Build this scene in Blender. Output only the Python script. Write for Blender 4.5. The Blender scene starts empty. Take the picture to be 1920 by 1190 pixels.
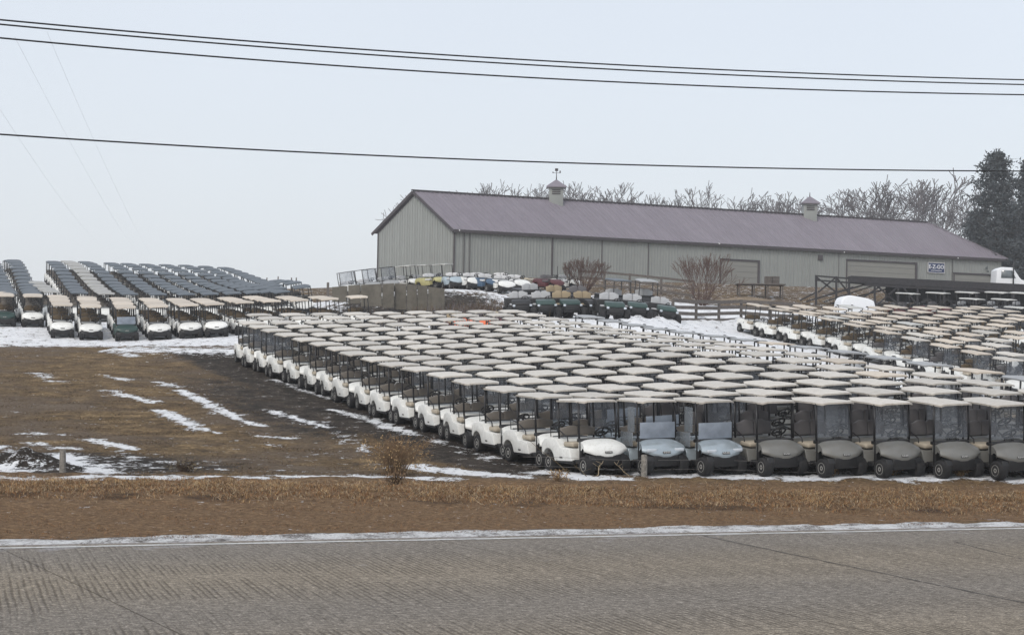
import bpy, bmesh, math, random
import numpy as np
from mathutils import Vector, Matrix, noise as mnoise
random.seed(7); rng = np.random.default_rng(7)
S = bpy.context.scene; COL = S.collection
# ------------------------------------------------------------------ camera
CZ, F, HZ, K = 2.2, 3500.0, 720.0, 0.02      # eye height, focal (px of 1920), horizon row, roll slope
cam = bpy.data.cameras.new("camera"); cam_o = bpy.data.objects.new("camera", cam); COL.objects.link(cam_o)
cam.sensor_width = 36.0; cam.lens = 36.0 * F / 1920.0; cam.clip_start = 0.5; cam.clip_end = 3000
cam.shift_y = (HZ - 595) / 1920.0; cam.shift_x = K * (HZ - 595) / 1920.0
th = math.atan(K)
right = Vector((math.cos(th), 0, math.sin(th))); up = Vector((-math.sin(th), 0, math.cos(th))); back = Vector((0, -1, 0))
M = Matrix((right, up, back)).transposed().to_4x4(); M.translation = (0, 0, CZ); cam_o.matrix_world = M
S.camera = cam_o
# ------------------------------------------------------------------ world, sun, exposure
w = bpy.data.worlds.new("World"); S.world = w; w.use_nodes = True
nt = w.node_tree; nt.nodes.clear()
sky = nt.nodes.new("ShaderNodeTexSky"); sky.sky_type = 'NISHITA'; sky.sun_disc = False
sky.sun_elevation = math.radians(42); sky.sun_rotation = math.radians(205); sky.dust_density = 4.0
bg1 = nt.nodes.new("ShaderNodeBackground"); bg1.inputs[1].default_value = 0.05
bg2 = nt.nodes.new("ShaderNodeBackground"); bg2.inputs[1].default_value = 1.0
tc = nt.nodes.new("ShaderNodeTexCoord"); nz = nt.nodes.new("ShaderNodeTexNoise"); nz.inputs['Scale'].default_value = 2.2; nz.inputs['Detail'].default_value = 4
cr = nt.nodes.new("ShaderNodeValToRGB"); cr.color_ramp.elements[0].position = .3; cr.color_ramp.elements[1].position = .7
cr.color_ramp.elements[0].color = (.625, .648, .685, 1); cr.color_ramp.elements[1].color = (.665, .69, .73, 1)
add = nt.nodes.new("ShaderNodeAddShader"); out = nt.nodes.new("ShaderNodeOutputWorld")
nt.links.new(sky.outputs[0], bg1.inputs[0]); nt.links.new(tc.outputs['Generated'], nz.inputs['Vector'])
nt.links.new(nz.outputs[0], cr.inputs[0]); nt.links.new(cr.outputs[0], bg2.inputs[0])
nt.links.new(bg1.outputs[0], add.inputs[0]); nt.links.new(bg2.outputs[0], add.inputs[1]); nt.links.new(add.outputs[0], out.inputs[0])
sun = bpy.data.lights.new("sun", 'SUN'); sun.energy = 1.1; sun.angle = math.radians(18); sun.color = (1, .97, .93)
sun_o = bpy.data.objects.new("sun", sun); COL.objects.link(sun_o)
sd = Vector((math.sin(math.radians(205)) * math.cos(math.radians(42)), math.cos(math.radians(205)) * math.cos(math.radians(42)), math.sin(math.radians(42))))
sun_o.rotation_euler = sd.to_track_quat('Z', 'Y').to_euler()
vs = S.view_settings; vs.view_transform = 'Standard'; vs.look = 'None'; vs.exposure = 0.0; vs.gamma = 1; vs.use_curve_mapping = False
S.cycles.max_bounces = 5; S.cycles.diffuse_bounces = 1; S.cycles.glossy_bounces = 2; S.cycles.transparent_max_bounces = 8; S.cycles.transmission_bounces = 2
S.cycles.volume_bounces = 1

# ------------------------------------------------------------------ geometry of the place
def ray(u, v):
    ut = u + K * (v - 595); vt = v - K * (u - 960)
    return (ut - 960) / F, (HZ - vt) / F
def P(u, v, Y):
    a, b = ray(u, v); return Vector((a * Y, Y, CZ + b * Y))
# surveyed ground levels: x, y, height over the camera's eye
CT = [(1.11,45.5,-2.09),(-.73,49.9,-1.78),(-2.45,54.4,-1.42),(-4.16,58.9,-1.11),(-5.81,63.4,-.70),(-7.42,67.9,-.32),(-9.24,72.4,.12),(-10.88,76.9,.51),
 (2.3,43.6,-2.06),(6,43.6,-2.06),(11,43.6,-2.04),(16,44,-2.0),(-3,44,-2.12),(-8,43,-2.14),(-14,42,-2.16),
 (-11.6,81,1.0),(-5.8,81,1.15),(1.5,81,1.38),(6.96,60,-.42),(11.6,47,-1.6),(9,56,-.8),(4,70,.35),
 (-12,50,-1.75),(-12,60,-.95),(-16,70,-.05),(-22,85,1.0),(-19.8,96,1.8),(-25.9,101,2.45),(-15,96,2.1),(-10,96,2.3),(-5,96,2.5),
 (-20,45,-2.1),(-20,60,-1.0),(-28,90,1.3),(-30,100,2.3),
 (-26.7,115,3.45),(-20,115,3.5),(-14,113,3.6),(-39,146,7.2),(-30.5,142,6.85),(-23.8,142,6.8),(-32,130,5.4),(-24,130,5.2),(-14.9,125,4.95),(-18,137,6.2),(-15,150,7.4),
 (-38,110,3.2),(-45,146,6.8),(-60,146,5.5),(-45,175,5.4),(-30,175,5.4),(-20,185,6.0),(-70,110,2.5),(-40,70,0.0),(-40,50,-1.9),
 (-7,113,4.35),(-3,113,4.45),(3.2,100,3.5),(7,101,3.5),(9,113,4.4),(11,113,4.4),(5,90,2.3),(-6.5,120,5.9),(-2,125,6.3),(-2,145,7.9),(8,130,6.4),(12,145,7.8),
 (13.8,108,3.15),(22.3,85.4,-.35),(18,94,1.1),(18,118,4.6),(22,130,5.3),(32,130,5.2),(32,105,2.4),(32,90,.4),(24,145,7.6),(38,145,7.4),
 (-6,170,9.4),(10,172,9.4),(30,185,9.4),(50,195,9.4),(20,225,9.0),(-8,190,8.8),(60,225,9.0),(60,150,7.6),(30,60,-1.6),(30,45,-2.1),(60,90,0.2),(0,300,8.5),(90,300,8.5),(-90,300,4),(-90,180,4),(90,180,8)]
RA = Vector((-6.4, 23.6)); RD = Vector((math.cos(math.radians(25.5)), math.sin(math.radians(25.5)))); RN = Vector((-RD.y, RD.x))
for t in (-25, -10, 0, 8, 16, 30, 50):
    for d, z in ((2.0, -2.27), (6, -2.32), (10, -2.22)):
        if t < 20 or d < 5:
            q = RA + RD * t + RN * d; CT.append((q.x, q.y, z))
CT = np.array(CT, float)
def _phi(r2): return 0.5 * r2 * np.log(np.maximum(r2, 1e-9))
n = len(CT); A = np.zeros((n + 3, n + 3))
d2 = ((CT[:, None, :2] - CT[None, :, :2]) ** 2).sum(-1)
A[:n, :n] = _phi(d2) + np.eye(n) * 6.0; A[:n, n] = 1; A[:n, n + 1:] = CT[:, :2]; A[n, :n] = 1; A[n + 1:, :n] = CT[:, :2].T
wt = np.linalg.solve(A, np.concatenate([CT[:, 2] + CZ, [0, 0, 0]]))
def Ht(x, y):
    x = np.atleast_1d(np.asarray(x, float)); y = np.atleast_1d(np.asarray(y, float)); sh = x.shape; x = x.ravel(); y = y.ravel()
    o = np.empty_like(x)
    for i in range(0, len(x), 20000):
        a, b = x[i:i + 20000], y[i:i + 20000]
        r2 = (a[:, None] - CT[None, :, 0]) ** 2 + (b[:, None] - CT[None, :, 1]) ** 2
        o[i:i + 20000] = _phi(r2) @ wt[:n] + wt[n] + wt[n + 1] * a + wt[n + 2] * b
    d = (x - RA.x) * RN.x + (y - RA.y) * RN.y
    t = np.clip((d - .5) / 3.0, 0, 1); t = t * t * (3 - 2 * t)
    o = -0.03 * (1 - t) + o * t
    o = np.where(d < .55, -.12, o)
    return o.reshape(sh)
def H(x, y): return float(Ht(x, y)[0])
def G(u, v, y0=20., y1=200.):
    a, b = ray(u, v); ys = np.linspace(y0, y1, 900); z = Ht(a * ys, ys); r = CZ + b * ys
    i = np.nonzero(r <= z)[0]; i = i[0] if len(i) else 899
    return Vector((a * ys[i], ys[i], z[i]))

# ------------------------------------------------------------------ materials
def mat(name, col, rough=.6, metal=0., var=.12, scale=6., dirt=None, dirt_amt=0., bump=0., bscale=40., alpha=1., spec=.5, rnd=0., coat=0.):
    m = bpy.data.materials.new(name); m.use_nodes = True; t = m.node_tree; b = t.nodes['Principled BSDF']
    b.inputs['Roughness'].default_value = rough; b.inputs['Metallic'].default_value = metal
    b.inputs['Specular IOR Level'].default_value = spec; b.inputs['Alpha'].default_value = alpha; b.inputs['Coat Weight'].default_value = coat
    g = t.nodes.new("ShaderNodeNewGeometry"); tcn = t.nodes.new("ShaderNodeTexCoord"); oi = t.nodes.new("ShaderNodeObjectInfo")
    ad = t.nodes.new("ShaderNodeVectorMath"); ad.operation = 'ADD'
    mul = t.nodes.new("ShaderNodeMath"); mul.operation = 'MULTIPLY'; mul.inputs[1].default_value = 37.
    t.links.new(oi.outputs['Random'], mul.inputs[0]); t.links.new(tcn.outputs['Object'], ad.inputs[0]); t.links.new(mul.outputs[0], ad.inputs[1])
    nz = t.nodes.new("ShaderNodeTexNoise"); nz.inputs['Scale'].default_value = scale; nz.inputs['Detail'].default_value = 5
    t.links.new(ad.outputs[0], nz.inputs['Vector'])
    cr = t.nodes.new("ShaderNodeValToRGB"); e = cr.color_ramp.elements; e[0].position = .3; e[1].position = .7
    e[0].color = tuple(c * (1 - var) for c in col) + (1,); e[1].color = tuple(min(1, c * (1 + var)) for c in col) + (1,)
    t.links.new(nz.outputs[0], cr.inputs[0]); last = cr.outputs[0]
    if dirt:
        n2 = t.nodes.new("ShaderNodeTexNoise"); n2.inputs['Scale'].default_value = scale * 2.3; n2.inputs['Detail'].default_value = 8; n2.inputs['Roughness'].default_value = .7
        t.links.new(ad.outputs[0], n2.inputs['Vector'])
        mr = t.nodes.new("ShaderNodeMapRange"); mr.inputs[1].default_value = .48; mr.inputs[2].default_value = .72; mr.inputs[4].default_value = dirt_amt
        t.links.new(n2.outputs[0], mr.inputs[0])
        mx = t.nodes.new("ShaderNodeMix"); mx.data_type = 'RGBA'; mx.inputs[7].default_value = tuple(dirt) + (1,)
        t.links.new(mr.outputs[0], mx.inputs[0]); t.links.new(last, mx.inputs[6]); last = mx.outputs[2]
    if rnd:
        hs = t.nodes.new("ShaderNodeHueSaturation"); mr = t.nodes.new("ShaderNodeMapRange"); mr.inputs[3].default_value = 1 - rnd; mr.inputs[4].default_value = 1 + rnd * .6
        t.links.new(oi.outputs['Random'], mr.inputs[0]); t.links.new(mr.outputs[0], hs.inputs['Value']); t.links.new(last, hs.inputs['Color']); last = hs.outputs[0]
    t.links.new(last, b.inputs['Base Color'])
    if bump:
        n3 = t.nodes.new("ShaderNodeTexNoise"); n3.inputs['Scale'].default_value = bscale; n3.inputs['Detail'].default_value = 4
        t.links.new(tcn.outputs['Object'], n3.inputs['Vector']); bp = t.nodes.new("ShaderNodeBump"); bp.inputs['Strength'].default_value = bump; bp.inputs['Distance'].default_value = .02
        t.links.new(n3.outputs[0], bp.inputs['Height']); t.links.new(bp.outputs[0], b.inputs['Normal'])
    return m
MT = {}
def cm(key, *a, **k): MT[key] = mat(key, *a, **k)
cm('white_shell', (.80, .81, .78), .38, dirt=(.34, .31, .26), dirt_amt=.30, var=.05, rnd=.10)
cm('silver_shell', (.36, .42, .46), .22, metal=.3, dirt=(.2, .2, .18), dirt_amt=.2, var=.05, coat=.3)
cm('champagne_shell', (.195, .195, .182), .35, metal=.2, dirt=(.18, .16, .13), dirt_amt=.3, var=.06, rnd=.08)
cm('green_shell', (.022, .055, .048), .35, dirt=(.1, .1, .09), dirt_amt=.25, rnd=.2)
cm('red_shell', (.45, .03, .03), .4, dirt=(.2, .05, .05), dirt_amt=.2)
cm('maroon_shell', (.09, .018, .022), .4, dirt=(.1, .05, .05), dirt_amt=.2)
cm('orange_shell', (.75, .16, .06), .45, dirt=(.4, .2, .1), dirt_amt=.2)
cm('blue_shell', (.05, .10, .17), .4, dirt=(.2, .2, .2), dirt_amt=.3)
cm('pale_blue_shell', (.36, .44, .49), .4, dirt=(.3, .3, .3), dirt_amt=.3)
cm('yellow_shell', (.46, .43, .20), .5, dirt=(.3, .25, .15), dirt_amt=.3)
cm('beige_roof', (.57, .535, .475), .5, dirt=(.28, .25, .2), dirt_amt=.45, var=.07, rnd=.17)
cm('tan_roof', (.57, .50, .41), .55, dirt=(.40, .32, .24), dirt_amt=.35, var=.06, rnd=.14)
cm('dull_roof', (.36, .355, .33), .5, dirt=(.2, .19, .18), dirt_amt=.4, rnd=.1)
cm('grey_roof', (.33, .34, .345), .5, dirt=(.2, .19, .18), dirt_amt=.3, rnd=.1)
cm('slate_roof', (.070, .090, .108), .5, dirt=(.16, .17, .17), dirt_amt=.35, var=.15, rnd=.35)
cm('white_roof', (.52, .52, .49), .5, dirt=(.40, .37, .3), dirt_amt=.35, rnd=.1)
cm('stone_seat', (.175, .158, .138), .7, var=.08, bump=.15)
cm('bench_seat', (.42, .37, .29), .7, var=.08, bump=.15)
cm('brown_seat', (.125, .090, .050), .7, var=.1, bump=.15)
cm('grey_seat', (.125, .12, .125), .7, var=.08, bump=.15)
cm('light_seat', (.42, .43, .44), .7, var=.08, bump=.15)
cm('tan_seat', (.34, .27, .17), .7, var=.08, bump=.15)
cm('white_seat', (.62, .62, .62), .6, var=.08)
cm('black_plastic', (.009, .009, .010), .5, var=.25, dirt=(.06, .055, .05), dirt_amt=.15)
cm('black_metal', (.010, .010, .012), .4, var=.2)
cm('tyre_rubber', (.010, .010, .011), .85, var=.2, dirt=(.05, .045, .04), dirt_amt=.3)
cm('rim_cover', (.45, .44, .41), .4, metal=.3, dirt=(.2, .18, .15), dirt_amt=.5, scale=20)
cm('dark_badge', (.03, .03, .03), .4)
cm('badge_print', (.55, .55, .53), .5)
cm('lamp_lens', (.55, .6, .65), .1, spec=.8)
def glass(name, col, alpha, rough=.08):
    m = bpy.data.materials.new(name); m.use_nodes = True; t = m.node_tree; b = t.nodes['Principled BSDF']
    b.inputs['Base Color'].default_value = tuple(col) + (1,); b.inputs['Roughness'].default_value = rough; b.inputs['Specular IOR Level'].default_value = .8
    tcn = t.nodes.new("ShaderNodeTexCoord"); nz = t.nodes.new("ShaderNodeTexNoise"); nz.inputs['Scale'].default_value = 3; nz.inputs['Detail'].default_value = 5
    mr = t.nodes.new("ShaderNodeMapRange"); mr.inputs[1].default_value = .3; mr.inputs[2].default_value = .7; mr.inputs[3].default_value = alpha * .6; mr.inputs[4].default_value = min(1, alpha * 1.4)
    t.links.new(tcn.outputs['Object'], nz.inputs['Vector']); t.links.new(nz.outputs[0], mr.inputs[0]); t.links.new(mr.outputs[0], b.inputs['Alpha'])
    MT[name] = m
glass('windshield_clear', (.16, .18, .21), .30)
glass('windshield_folded', (.30, .35, .42), .92, .15)
glass('rain_cover', (.22, .25, .28), .55, .25)

# ------------------------------------------------------------------ mesh helpers
class MB:
    def __init__(s): s.v = []; s.f = []; s.m = []; s.mi = 0; s.sm = []
    def add(s, vs, fs, smooth=False):
        o = len(s.v); s.v += [tuple(p) for p in vs]
        for f in fs: s.f.append(tuple(i + o for i in f)); s.m.append(s.mi); s.sm.append(smooth)
    def box(s, c, d, M=None):
        x, y, z = d[0] / 2, d[1] / 2, d[2] / 2
        vs = [Vector((i * x, j * y, k * z)) for i in (-1, 1) for j in (-1, 1) for k in (-1, 1)]
        if M is not None: vs = [M @ p for p in vs]
        vs = [p + Vector(c) for p in vs]
        s.add(vs, [(0, 1, 3, 2), (4, 6, 7, 5), (0, 4, 5, 1), (2, 3, 7, 6), (0, 2, 6, 4), (1, 5, 7, 3)])
    def beam(s, a, b, wd, ht=None):
        a = Vector(a); b = Vector(b); ht = ht or wd; d = (b - a); L = d.length; d.normalize()
        u = d.cross(Vector((0, 0, 1))); u = u.normalized() if u.length > 1e-3 else Vector((1, 0, 0)); v = u.cross(d)
        vs = [p + u * (i * wd / 2) + v * (j * ht / 2) for p in (a, b) for i, j in ((-1, -1), (1, -1), (1, 1), (-1, 1))]
        s.add(vs, [(0, 3, 2, 1), (4, 5, 6, 7), (0, 1, 5, 4), (1, 2, 6, 5), (2, 3, 7, 6), (3, 0, 4, 7)])
    def tube(s, pts, r, n=6, cap=True, smooth=True):
        pts = [Vector(p) for p in pts]; rs = r if isinstance(r, (list, tuple)) else [r] * len(pts)
        vs = []; pu = None
        for i, p in enumerate(pts):
            d = (pts[min(i + 1, len(pts) - 1)] - pts[max(i - 1, 0)]).normalized()
            u = pu - d * pu.dot(d) if pu is not None else d.cross(Vector((0, 0, 1)))
            if u.length < 1e-3: u = d.cross(Vector((1, 0, 0)))
            u.normalize(); pu = u; v = d.cross(u)
            for k in range(n):
                a = 2 * math.pi * k / n; vs.append(p + (u * math.cos(a) + v * math.sin(a)) * rs[i])
        fs = [(i * n + k, i * n + (k + 1) % n, (i + 1) * n + (k + 1) % n, (i + 1) * n + k) for i in range(len(pts) - 1) for k in range(n)]
        if cap: fs += [tuple(range(n))[::-1], tuple((len(pts) - 1) * n + k for k in range(n))]
        s.add(vs, fs, smooth)
    def lathe_x(s, prof, c=(0, 0, 0), n=20, smooth=True):   # prof: (x, r)
        vs = []
        for x, r in prof:
            for k in range(n):
                a = 2 * math.pi * k / n; vs.append((c[0] + x, c[1] + r * math.cos(a), c[2] + r * math.sin(a)))
        fs = [(i * n + k, i * n + (k + 1) % n, (i + 1) * n + (k + 1) % n, (i + 1) * n + k) for i in range(len(prof) - 1) for k in range(n)]
        fs += [tuple(range(n)), tuple((len(prof) - 1) * n + k for k in range(n))[::-1]]
        s.add(vs, fs, smooth)
    def prism(s, prof, x0, x1, bev=0., seg=2, axis='x', smooth=True):
        bm = bmesh.new()
        a = [bm.verts.new((x0, y, z)) for y, z in prof]; b = [bm.verts.new((x1, y, z)) for y, z in prof]
        bm.faces.new(a); bm.faces.new(b[::-1]); k = len(prof)
        for i in range(k): bm.faces.new((a[i], b[i], b[(i + 1) % k], a[(i + 1) % k]))
        bmesh.ops.recalc_face_normals(bm, faces=bm.faces)
        if bev: bmesh.ops.bevel(bm, geom=bm.edges[:] , offset=bev, segments=seg, affect='EDGES', profile=.6, clamp_overlap=True)
        bm.verts.index_update(); vs = [v.co.copy() for v in bm.verts]; fs = [[v.index for v in f.verts] for f in bm.faces]; bm.free()
        if axis == 'y': vs = [Vector((v.y, v.x, v.z)) for v in vs]; fs = [f[::-1] for f in fs]
        s.add(vs, fs, smooth and bev > 0)
    def rbox(s, c, d, bev=.03, seg=2):
        y, z = d[1] / 2, d[2] / 2
        s.prism([(c[1] - y, c[2] - z), (c[1] + y, c[2] - z), (c[1] + y, c[2] + z), (c[1] - y, c[2] + z)], c[0] - d[0] / 2, c[0] + d[0] / 2, bev, seg)
    def mesh(s, name, mats, fix=False):
        me = bpy.data.meshes.new(name); me.from_pydata(s.v, [], s.f)
        for m in (mats if isinstance(mats, (list, tuple)) else [mats]): me.materials.append(MT[m] if isinstance(m, str) else m)
        me.polygons.foreach_set('material_index', s.m); me.polygons.foreach_set('use_smooth', s.sm)
        if fix:
            bm = bmesh.new(); bm.from_mesh(me); bmesh.ops.recalc_face_normals(bm, faces=bm.faces); bm.to_mesh(me); bm.free()
        me.update(); return me
    def obj(s, name, mats, parent=None, fix=False): return link(name, s.mesh(name, mats, fix), parent)
def link(name, me, parent=None, loc=None, rot=None):
    o = bpy.data.objects.new(name, me); COL.objects.link(o)
    if parent is not None: o.parent = parent
    if loc is not None: o.location = loc
    if rot is not None: o.rotation_euler = rot
    return o
def empty(name, loc=(0, 0, 0), rz=0.):
    o = bpy.data.objects.new(name, None); COL.objects.link(o); o.location = loc; o.rotation_euler = (0, 0, rz); o.empty_display_size = .2; return o
def tag(o, label=None, cat=None, group=None, kind=None):
    if label: o['label'] = label
    if cat: o['category'] = cat
    if group: o['group'] = group
    if kind: o['kind'] = kind
    return o
def text_mesh(name, s, size, m, ext=.004):
    c = bpy.data.curves.new(name, 'FONT'); c.body = s; c.size = size; c.extrude = ext; c.align_x = 'CENTER'; c.align_y = 'CENTER'; c.resolution_u = 2; c.offset = size * .02
    o = bpy.data.objects.new(name, c); COL.objects.link(o); dg = bpy.context.evaluated_depsgraph_get()
    me = bpy.data.meshes.new_from_object(o.evaluated_get(dg)); bpy.data.objects.remove(o); me.name = name; me.materials.clear(); me.materials.append(MT[m]); return me

# ------------------------------------------------------------------ terrain
def poly_dist(X, Y, pts):
    d = np.full(X.shape, 1e9)
    for a, b in zip(pts[:-1], pts[1:]):
        ax, ay, bx, by = a[0], a[1], b[0], b[1]; l2 = (bx - ax) ** 2 + (by - ay) ** 2 + 1e-9
        t = np.clip(((X - ax) * (bx - ax) + (Y - ay) * (by - ay)) / l2, 0, 1)
        d = np.minimum(d, np.hypot(X - ax - t * (bx - ax), Y - ay - t * (by - ay)))
    return d
def sst(x, a, b):
    t = np.clip((x - a) / (b - a), 0, 1); return t * t * (3 - 2 * t)
F0 = [(2.25, 42.9), (1.11, 45.5), (.11, 47.68), (-.73, 49.93), (-1.59, 52.17), (-2.45, 54.41), (-3.3, 56.65), (-4.16, 58.89), (-4.99, 61.15), (-5.81, 63.4), (-6.59, 65.67), (-7.42, 67.92), (-8.31, 70.15), (-9.24, 72.37), (-10.04, 74.63), (-10.88, 76.88), (-11.7, 79.1), (-12.5, 81.3), (-13.3, 83.5)]
def f0x(y): return np.interp(y, [p[1] for p in F0], [p[0] for p in F0])
STREAKS = [([(335, 732), (380, 752), (435, 780)], .34, 1.), ([(440, 784), (497, 799)], .26, .9), ([(295, 716), (332, 724)], .5, .8), ([(303, 770), (375, 804)], .42, 1.), ([(375, 804), (410, 812)], .2, .6), ([(205, 733), (290, 755)], .42, .85),
 ([(70, 700), (92, 708)], .5, .8), ([(94, 714), (122, 717)], .35, .9), ([(200, 704), (232, 712)], .45, .7), ([(235, 663), (252, 668)], .6, .8), ([(500, 768), (570, 790), (600, 798)], .3, .85), ([(620, 768), (680, 783), (765, 812)], .4, .9), ([(600, 790), (690, 846)], .5, .45), ([(485, 818), (548, 822)], .3, .75),
 ([(545, 857), (640, 845)], .3, .4), ([(640, 668), (655, 680)], .5, .6), ([(520, 712), (600, 740)], .4, .7), ([(560, 727), (640, 752)], .35, .7), ([(870, 848), (925, 858)], .3, .6), ([(940, 868), (1010, 873)], .3, .6), ([(770, 812), (900, 850)], .3, .5),
 ([(170, 823), (250, 842)], .4, .9), ([(110, 850), (195, 888)], .6, 1.), ([(0, 838), (110, 860)], .45, .8), ([(40, 812), (120, 815)], .35, .6), ([(60, 830), (130, 842)], .5, .7), ([(0, 880), (50, 888)], .5, .9), ([(230, 845), (300, 880)], .4, .5), ([(300, 868), (420, 880)], .4, .45),
 ([(440, 826), (520, 836)], .3, .4), ([(140, 792), (200, 800)], .25, .4), ([(20, 770), (45, 775)], .3, .4), ([(425, 805), (500, 812)], .25, .35)]
FRONT = [([(0, 897), (90, 900), (160, 897), (310, 897)], .5, 1.), ([(395, 897), (500, 897)], .45, .9), ([(540, 893), (700, 893), (820, 898)], .55, 1.), ([(765, 876), (860, 885), (960, 893)], .5, 1.), ([(1030, 885), (1080, 892), (1155, 900)], .5, 1.), ([(1205, 888), (1262, 893)], .6, 1.),
 ([(1340, 890), (1420, 895), (1500, 897), (1600, 893), (1700, 898), (1830, 893), (1925, 899)], .55, 1.), ([(1180, 880), (1240, 884)], .6, .9)]
def masks(X, Y):
    d = (X - RA.x) * RN.x + (Y - RA.y) * RN.y
    snow = np.zeros(X.shape); mud = np.zeros(X.shape)
    for pts, wd, st in STREAKS + [(p_, w_ * 1.5, s_ * 1.1) for p_, w_, s_ in FRONT]:
        ws = [G(u, v) for u, v in pts]; dd = poly_dist(X, Y, [(q.x, q.y) for q in ws])
        snow = np.maximum(snow, st * .95 * np.exp(-(dd / wd) ** 2 * 1.25))
    fx = f0x(Y); rgt = X - fx                                  # metres right of the left file
    f9 = fx + 14.0
    lot = sst(X - f9, -1.6, .2) * sst(Y, 44, 48)               # snowy lot right of the central block
    lot = np.maximum(lot, sst(Y, 83, 85) * sst(X, -14, -8))
    left = sst(Y + .35 * (X + 20) * (X > -20) , 88.5, 92.5)      # snow where the left bank of carts stands
    snow = np.maximum(snow, np.maximum(lot, left * .93))
    snow = np.maximum(snow, .85 * np.exp(-((Y - 84 + (X + 12) * .5) / 3.0) ** 2) * (X < -8) * (X > -19))
    snow = np.maximum(snow, .30 * sst(rgt, .5, 2.) * (Y > 44) * (Y < 83))
    mud = np.maximum(mud, sst(rgt, -3.2, -.8) * (1 - lot) * sst(Y, 42.5, 45) * (Y < 86))
    mud = np.maximum(mud, .6 * sst(rgt, -7, -3) * sst(Y, 48, 55) * sst(-Y, -80, -66))
    # earth bank behind the block and the yard near the barn
    berm = np.exp(-((X + 6) / 5.5) ** 4) * np.exp(-((Y - 111) / 9.) ** 4)
    yard = sst(Y, 122, 130) * (X > -18) * (1 - sst(Y, 190, 200)) * .6
    gb = G(110, 870); icy = np.exp(-((X - gb.x) / 4.5) ** 2 - ((Y - gb.y) / 3.5) ** 2); mud = np.maximum(mud, icy * .95)
    snow = np.maximum(snow, icy * .42)
    snow *= (1 - berm); snow *= (1 - .72 * (yard > .1)); mud = np.maximum(mud, np.maximum(berm, yard * .5))
    snow *= (d > 2.0)
    grav = sst(d, -.1, .2) * (1 - sst(d + .22 * np.sin(X * 1.7) + .15 * np.sin(X * 4.1), 1.7, 2.2))
    oran = sst(d, 1.6, 2.2) * (1 - sst(Y - .10 * (X), 39.5, 43.5))
    thatch = np.exp(-((Y - (38.2 + .10 * X) + 2.6) / .9) ** 2) * (.55 + .45 * np.sin(X * 2.3 + 2 * np.sin(X * .9))) * .9 + .45 * np.exp(-((Y - (38.2 + .10 * X) - .2) / 1.6) ** 2)
    return snow, mud, grav, oran, thatch
ys = [12.]
while ys[-1] < 430: ys.append(ys[-1] + max(.12, ys[-1] * .0062))
av = np.concatenate([np.linspace(-1.6, -.36, 26)[:-1], np.linspace(-.36, .36, 300), np.linspace(.36, 1.6, 26)[1:]])
ys = np.array(ys); YY, AA = np.meshgrid(ys, av, indexing='ij'); XX = np.clip(AA * YY, -255 - AA * .01, 255 + AA * .01); ZZ = Ht(XX, YY)
sn, mu, gr, og, thx = masks(XX, YY)
nb = np.array([mnoise.fractal(Vector((x * .9, y * .9, 0)), 1, 2, 4) for x, y in zip(XX.ravel(), YY.ravel())]).reshape(XX.shape)
dR = (XX - RA.x) * RN.x + (YY - RA.y) * RN.y
ZZ = ZZ + nb * .035 * (dR > 1) + np.exp(-((dR - 1.1) / .35) ** 2) * (.025 + .012 * nb)
gp = G(40, 872, 30, 60); ZZ = ZZ + .42 * np.exp(-((XX - gp.x) / 1.0) ** 2 - ((YY - gp.y) / .8) ** 2) * (1 + nb * .7)      # ploughed heap of dirty snow
ridge = np.exp(-((YY - .10 * XX - 41.0) / 1.0) ** 2) * (XX > -30) * (XX < 30); ZZ = ZZ + ridge * .04 * (1 + nb)
rb = np.array([(1180, 612), (1300, 606), (1430, 610), (1500, 618)]); rbw = [G(u, v, 60, 130) for u, v in rb]
ZZ = ZZ + .30 * np.exp(-(poly_dist(XX, YY, [(q.x, q.y) for q in rbw]) / 1.6) ** 2) * (.6 + 1.4 * np.abs(nb)); sn = np.maximum(sn, 0)
ny, nx = XX.shape
idx = np.arange(ny * nx).reshape(ny, nx)
fc = np.stack([idx[:-1, :-1], idx[:-1, 1:], idx[1:, 1:], idx[1:, :-1]], -1).reshape(-1, 4)
me = bpy.data.meshes.new("ground"); me.vertices.add(ny * nx); me.vertices.foreach_set('co', np.stack([XX, YY, ZZ], -1).ravel())
me.loops.add(fc.size); me.loops.foreach_set('vertex_index', fc.ravel()); me.polygons.add(len(fc)); me.polygons.foreach_set('loop_start', np.arange(len(fc)) * 4)
me.polygons.foreach_set('use_smooth', np.ones(len(fc), bool)); me.update(calc_edges=True)
for nm, ar in (('snow', sn), ('mud', mu), ('gravel', gr), ('orange', og), ('thatch', thx)):
    at = me.attributes.new(nm, 'FLOAT', 'POINT'); at.data.foreach_set('value', ar.ravel().astype(np.float32))
gm = bpy.data.materials.new("ground_cover"); gm.use_nodes = True; t = gm.node_tree; B = t.nodes['Principled BSDF']; B.inputs['Roughness'].default_value = .95; B.inputs['Specular IOR Level'].default_value = .2
gg = t.nodes.new("ShaderNodeNewGeometry")
def NZ(scale, det=6, rough=.6, stretch=None, dist=0.):
    q = t.nodes.new("ShaderNodeTexNoise"); q.inputs['Scale'].default_value = scale; q.inputs['Detail'].default_value = det; q.inputs['Roughness'].default_value = rough; q.inputs['Distortion'].default_value = dist
    if stretch:
        mp = t.nodes.new("ShaderNodeMapping"); mp.inputs['Scale'].default_value = stretch; t.links.new(gg.outputs['Position'], mp.inputs[0]); t.links.new(mp.outputs[0], q.inputs['Vector'])
    else: t.links.new(gg.outputs['Position'], q.inputs['Vector'])
    return q.outputs[0]
def RAMP(src, stops):
    q = t.nodes.new("ShaderNodeValToRGB"); e = q.color_ramp.elements
    while len(e) < len(stops): e.new(.5)
    for i, (p, c) in enumerate(stops): e[i].position = p; e[i].color = tuple(c) + (1,)
    t.links.new(src, q.inputs[0]); return q.outputs[0]
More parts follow.
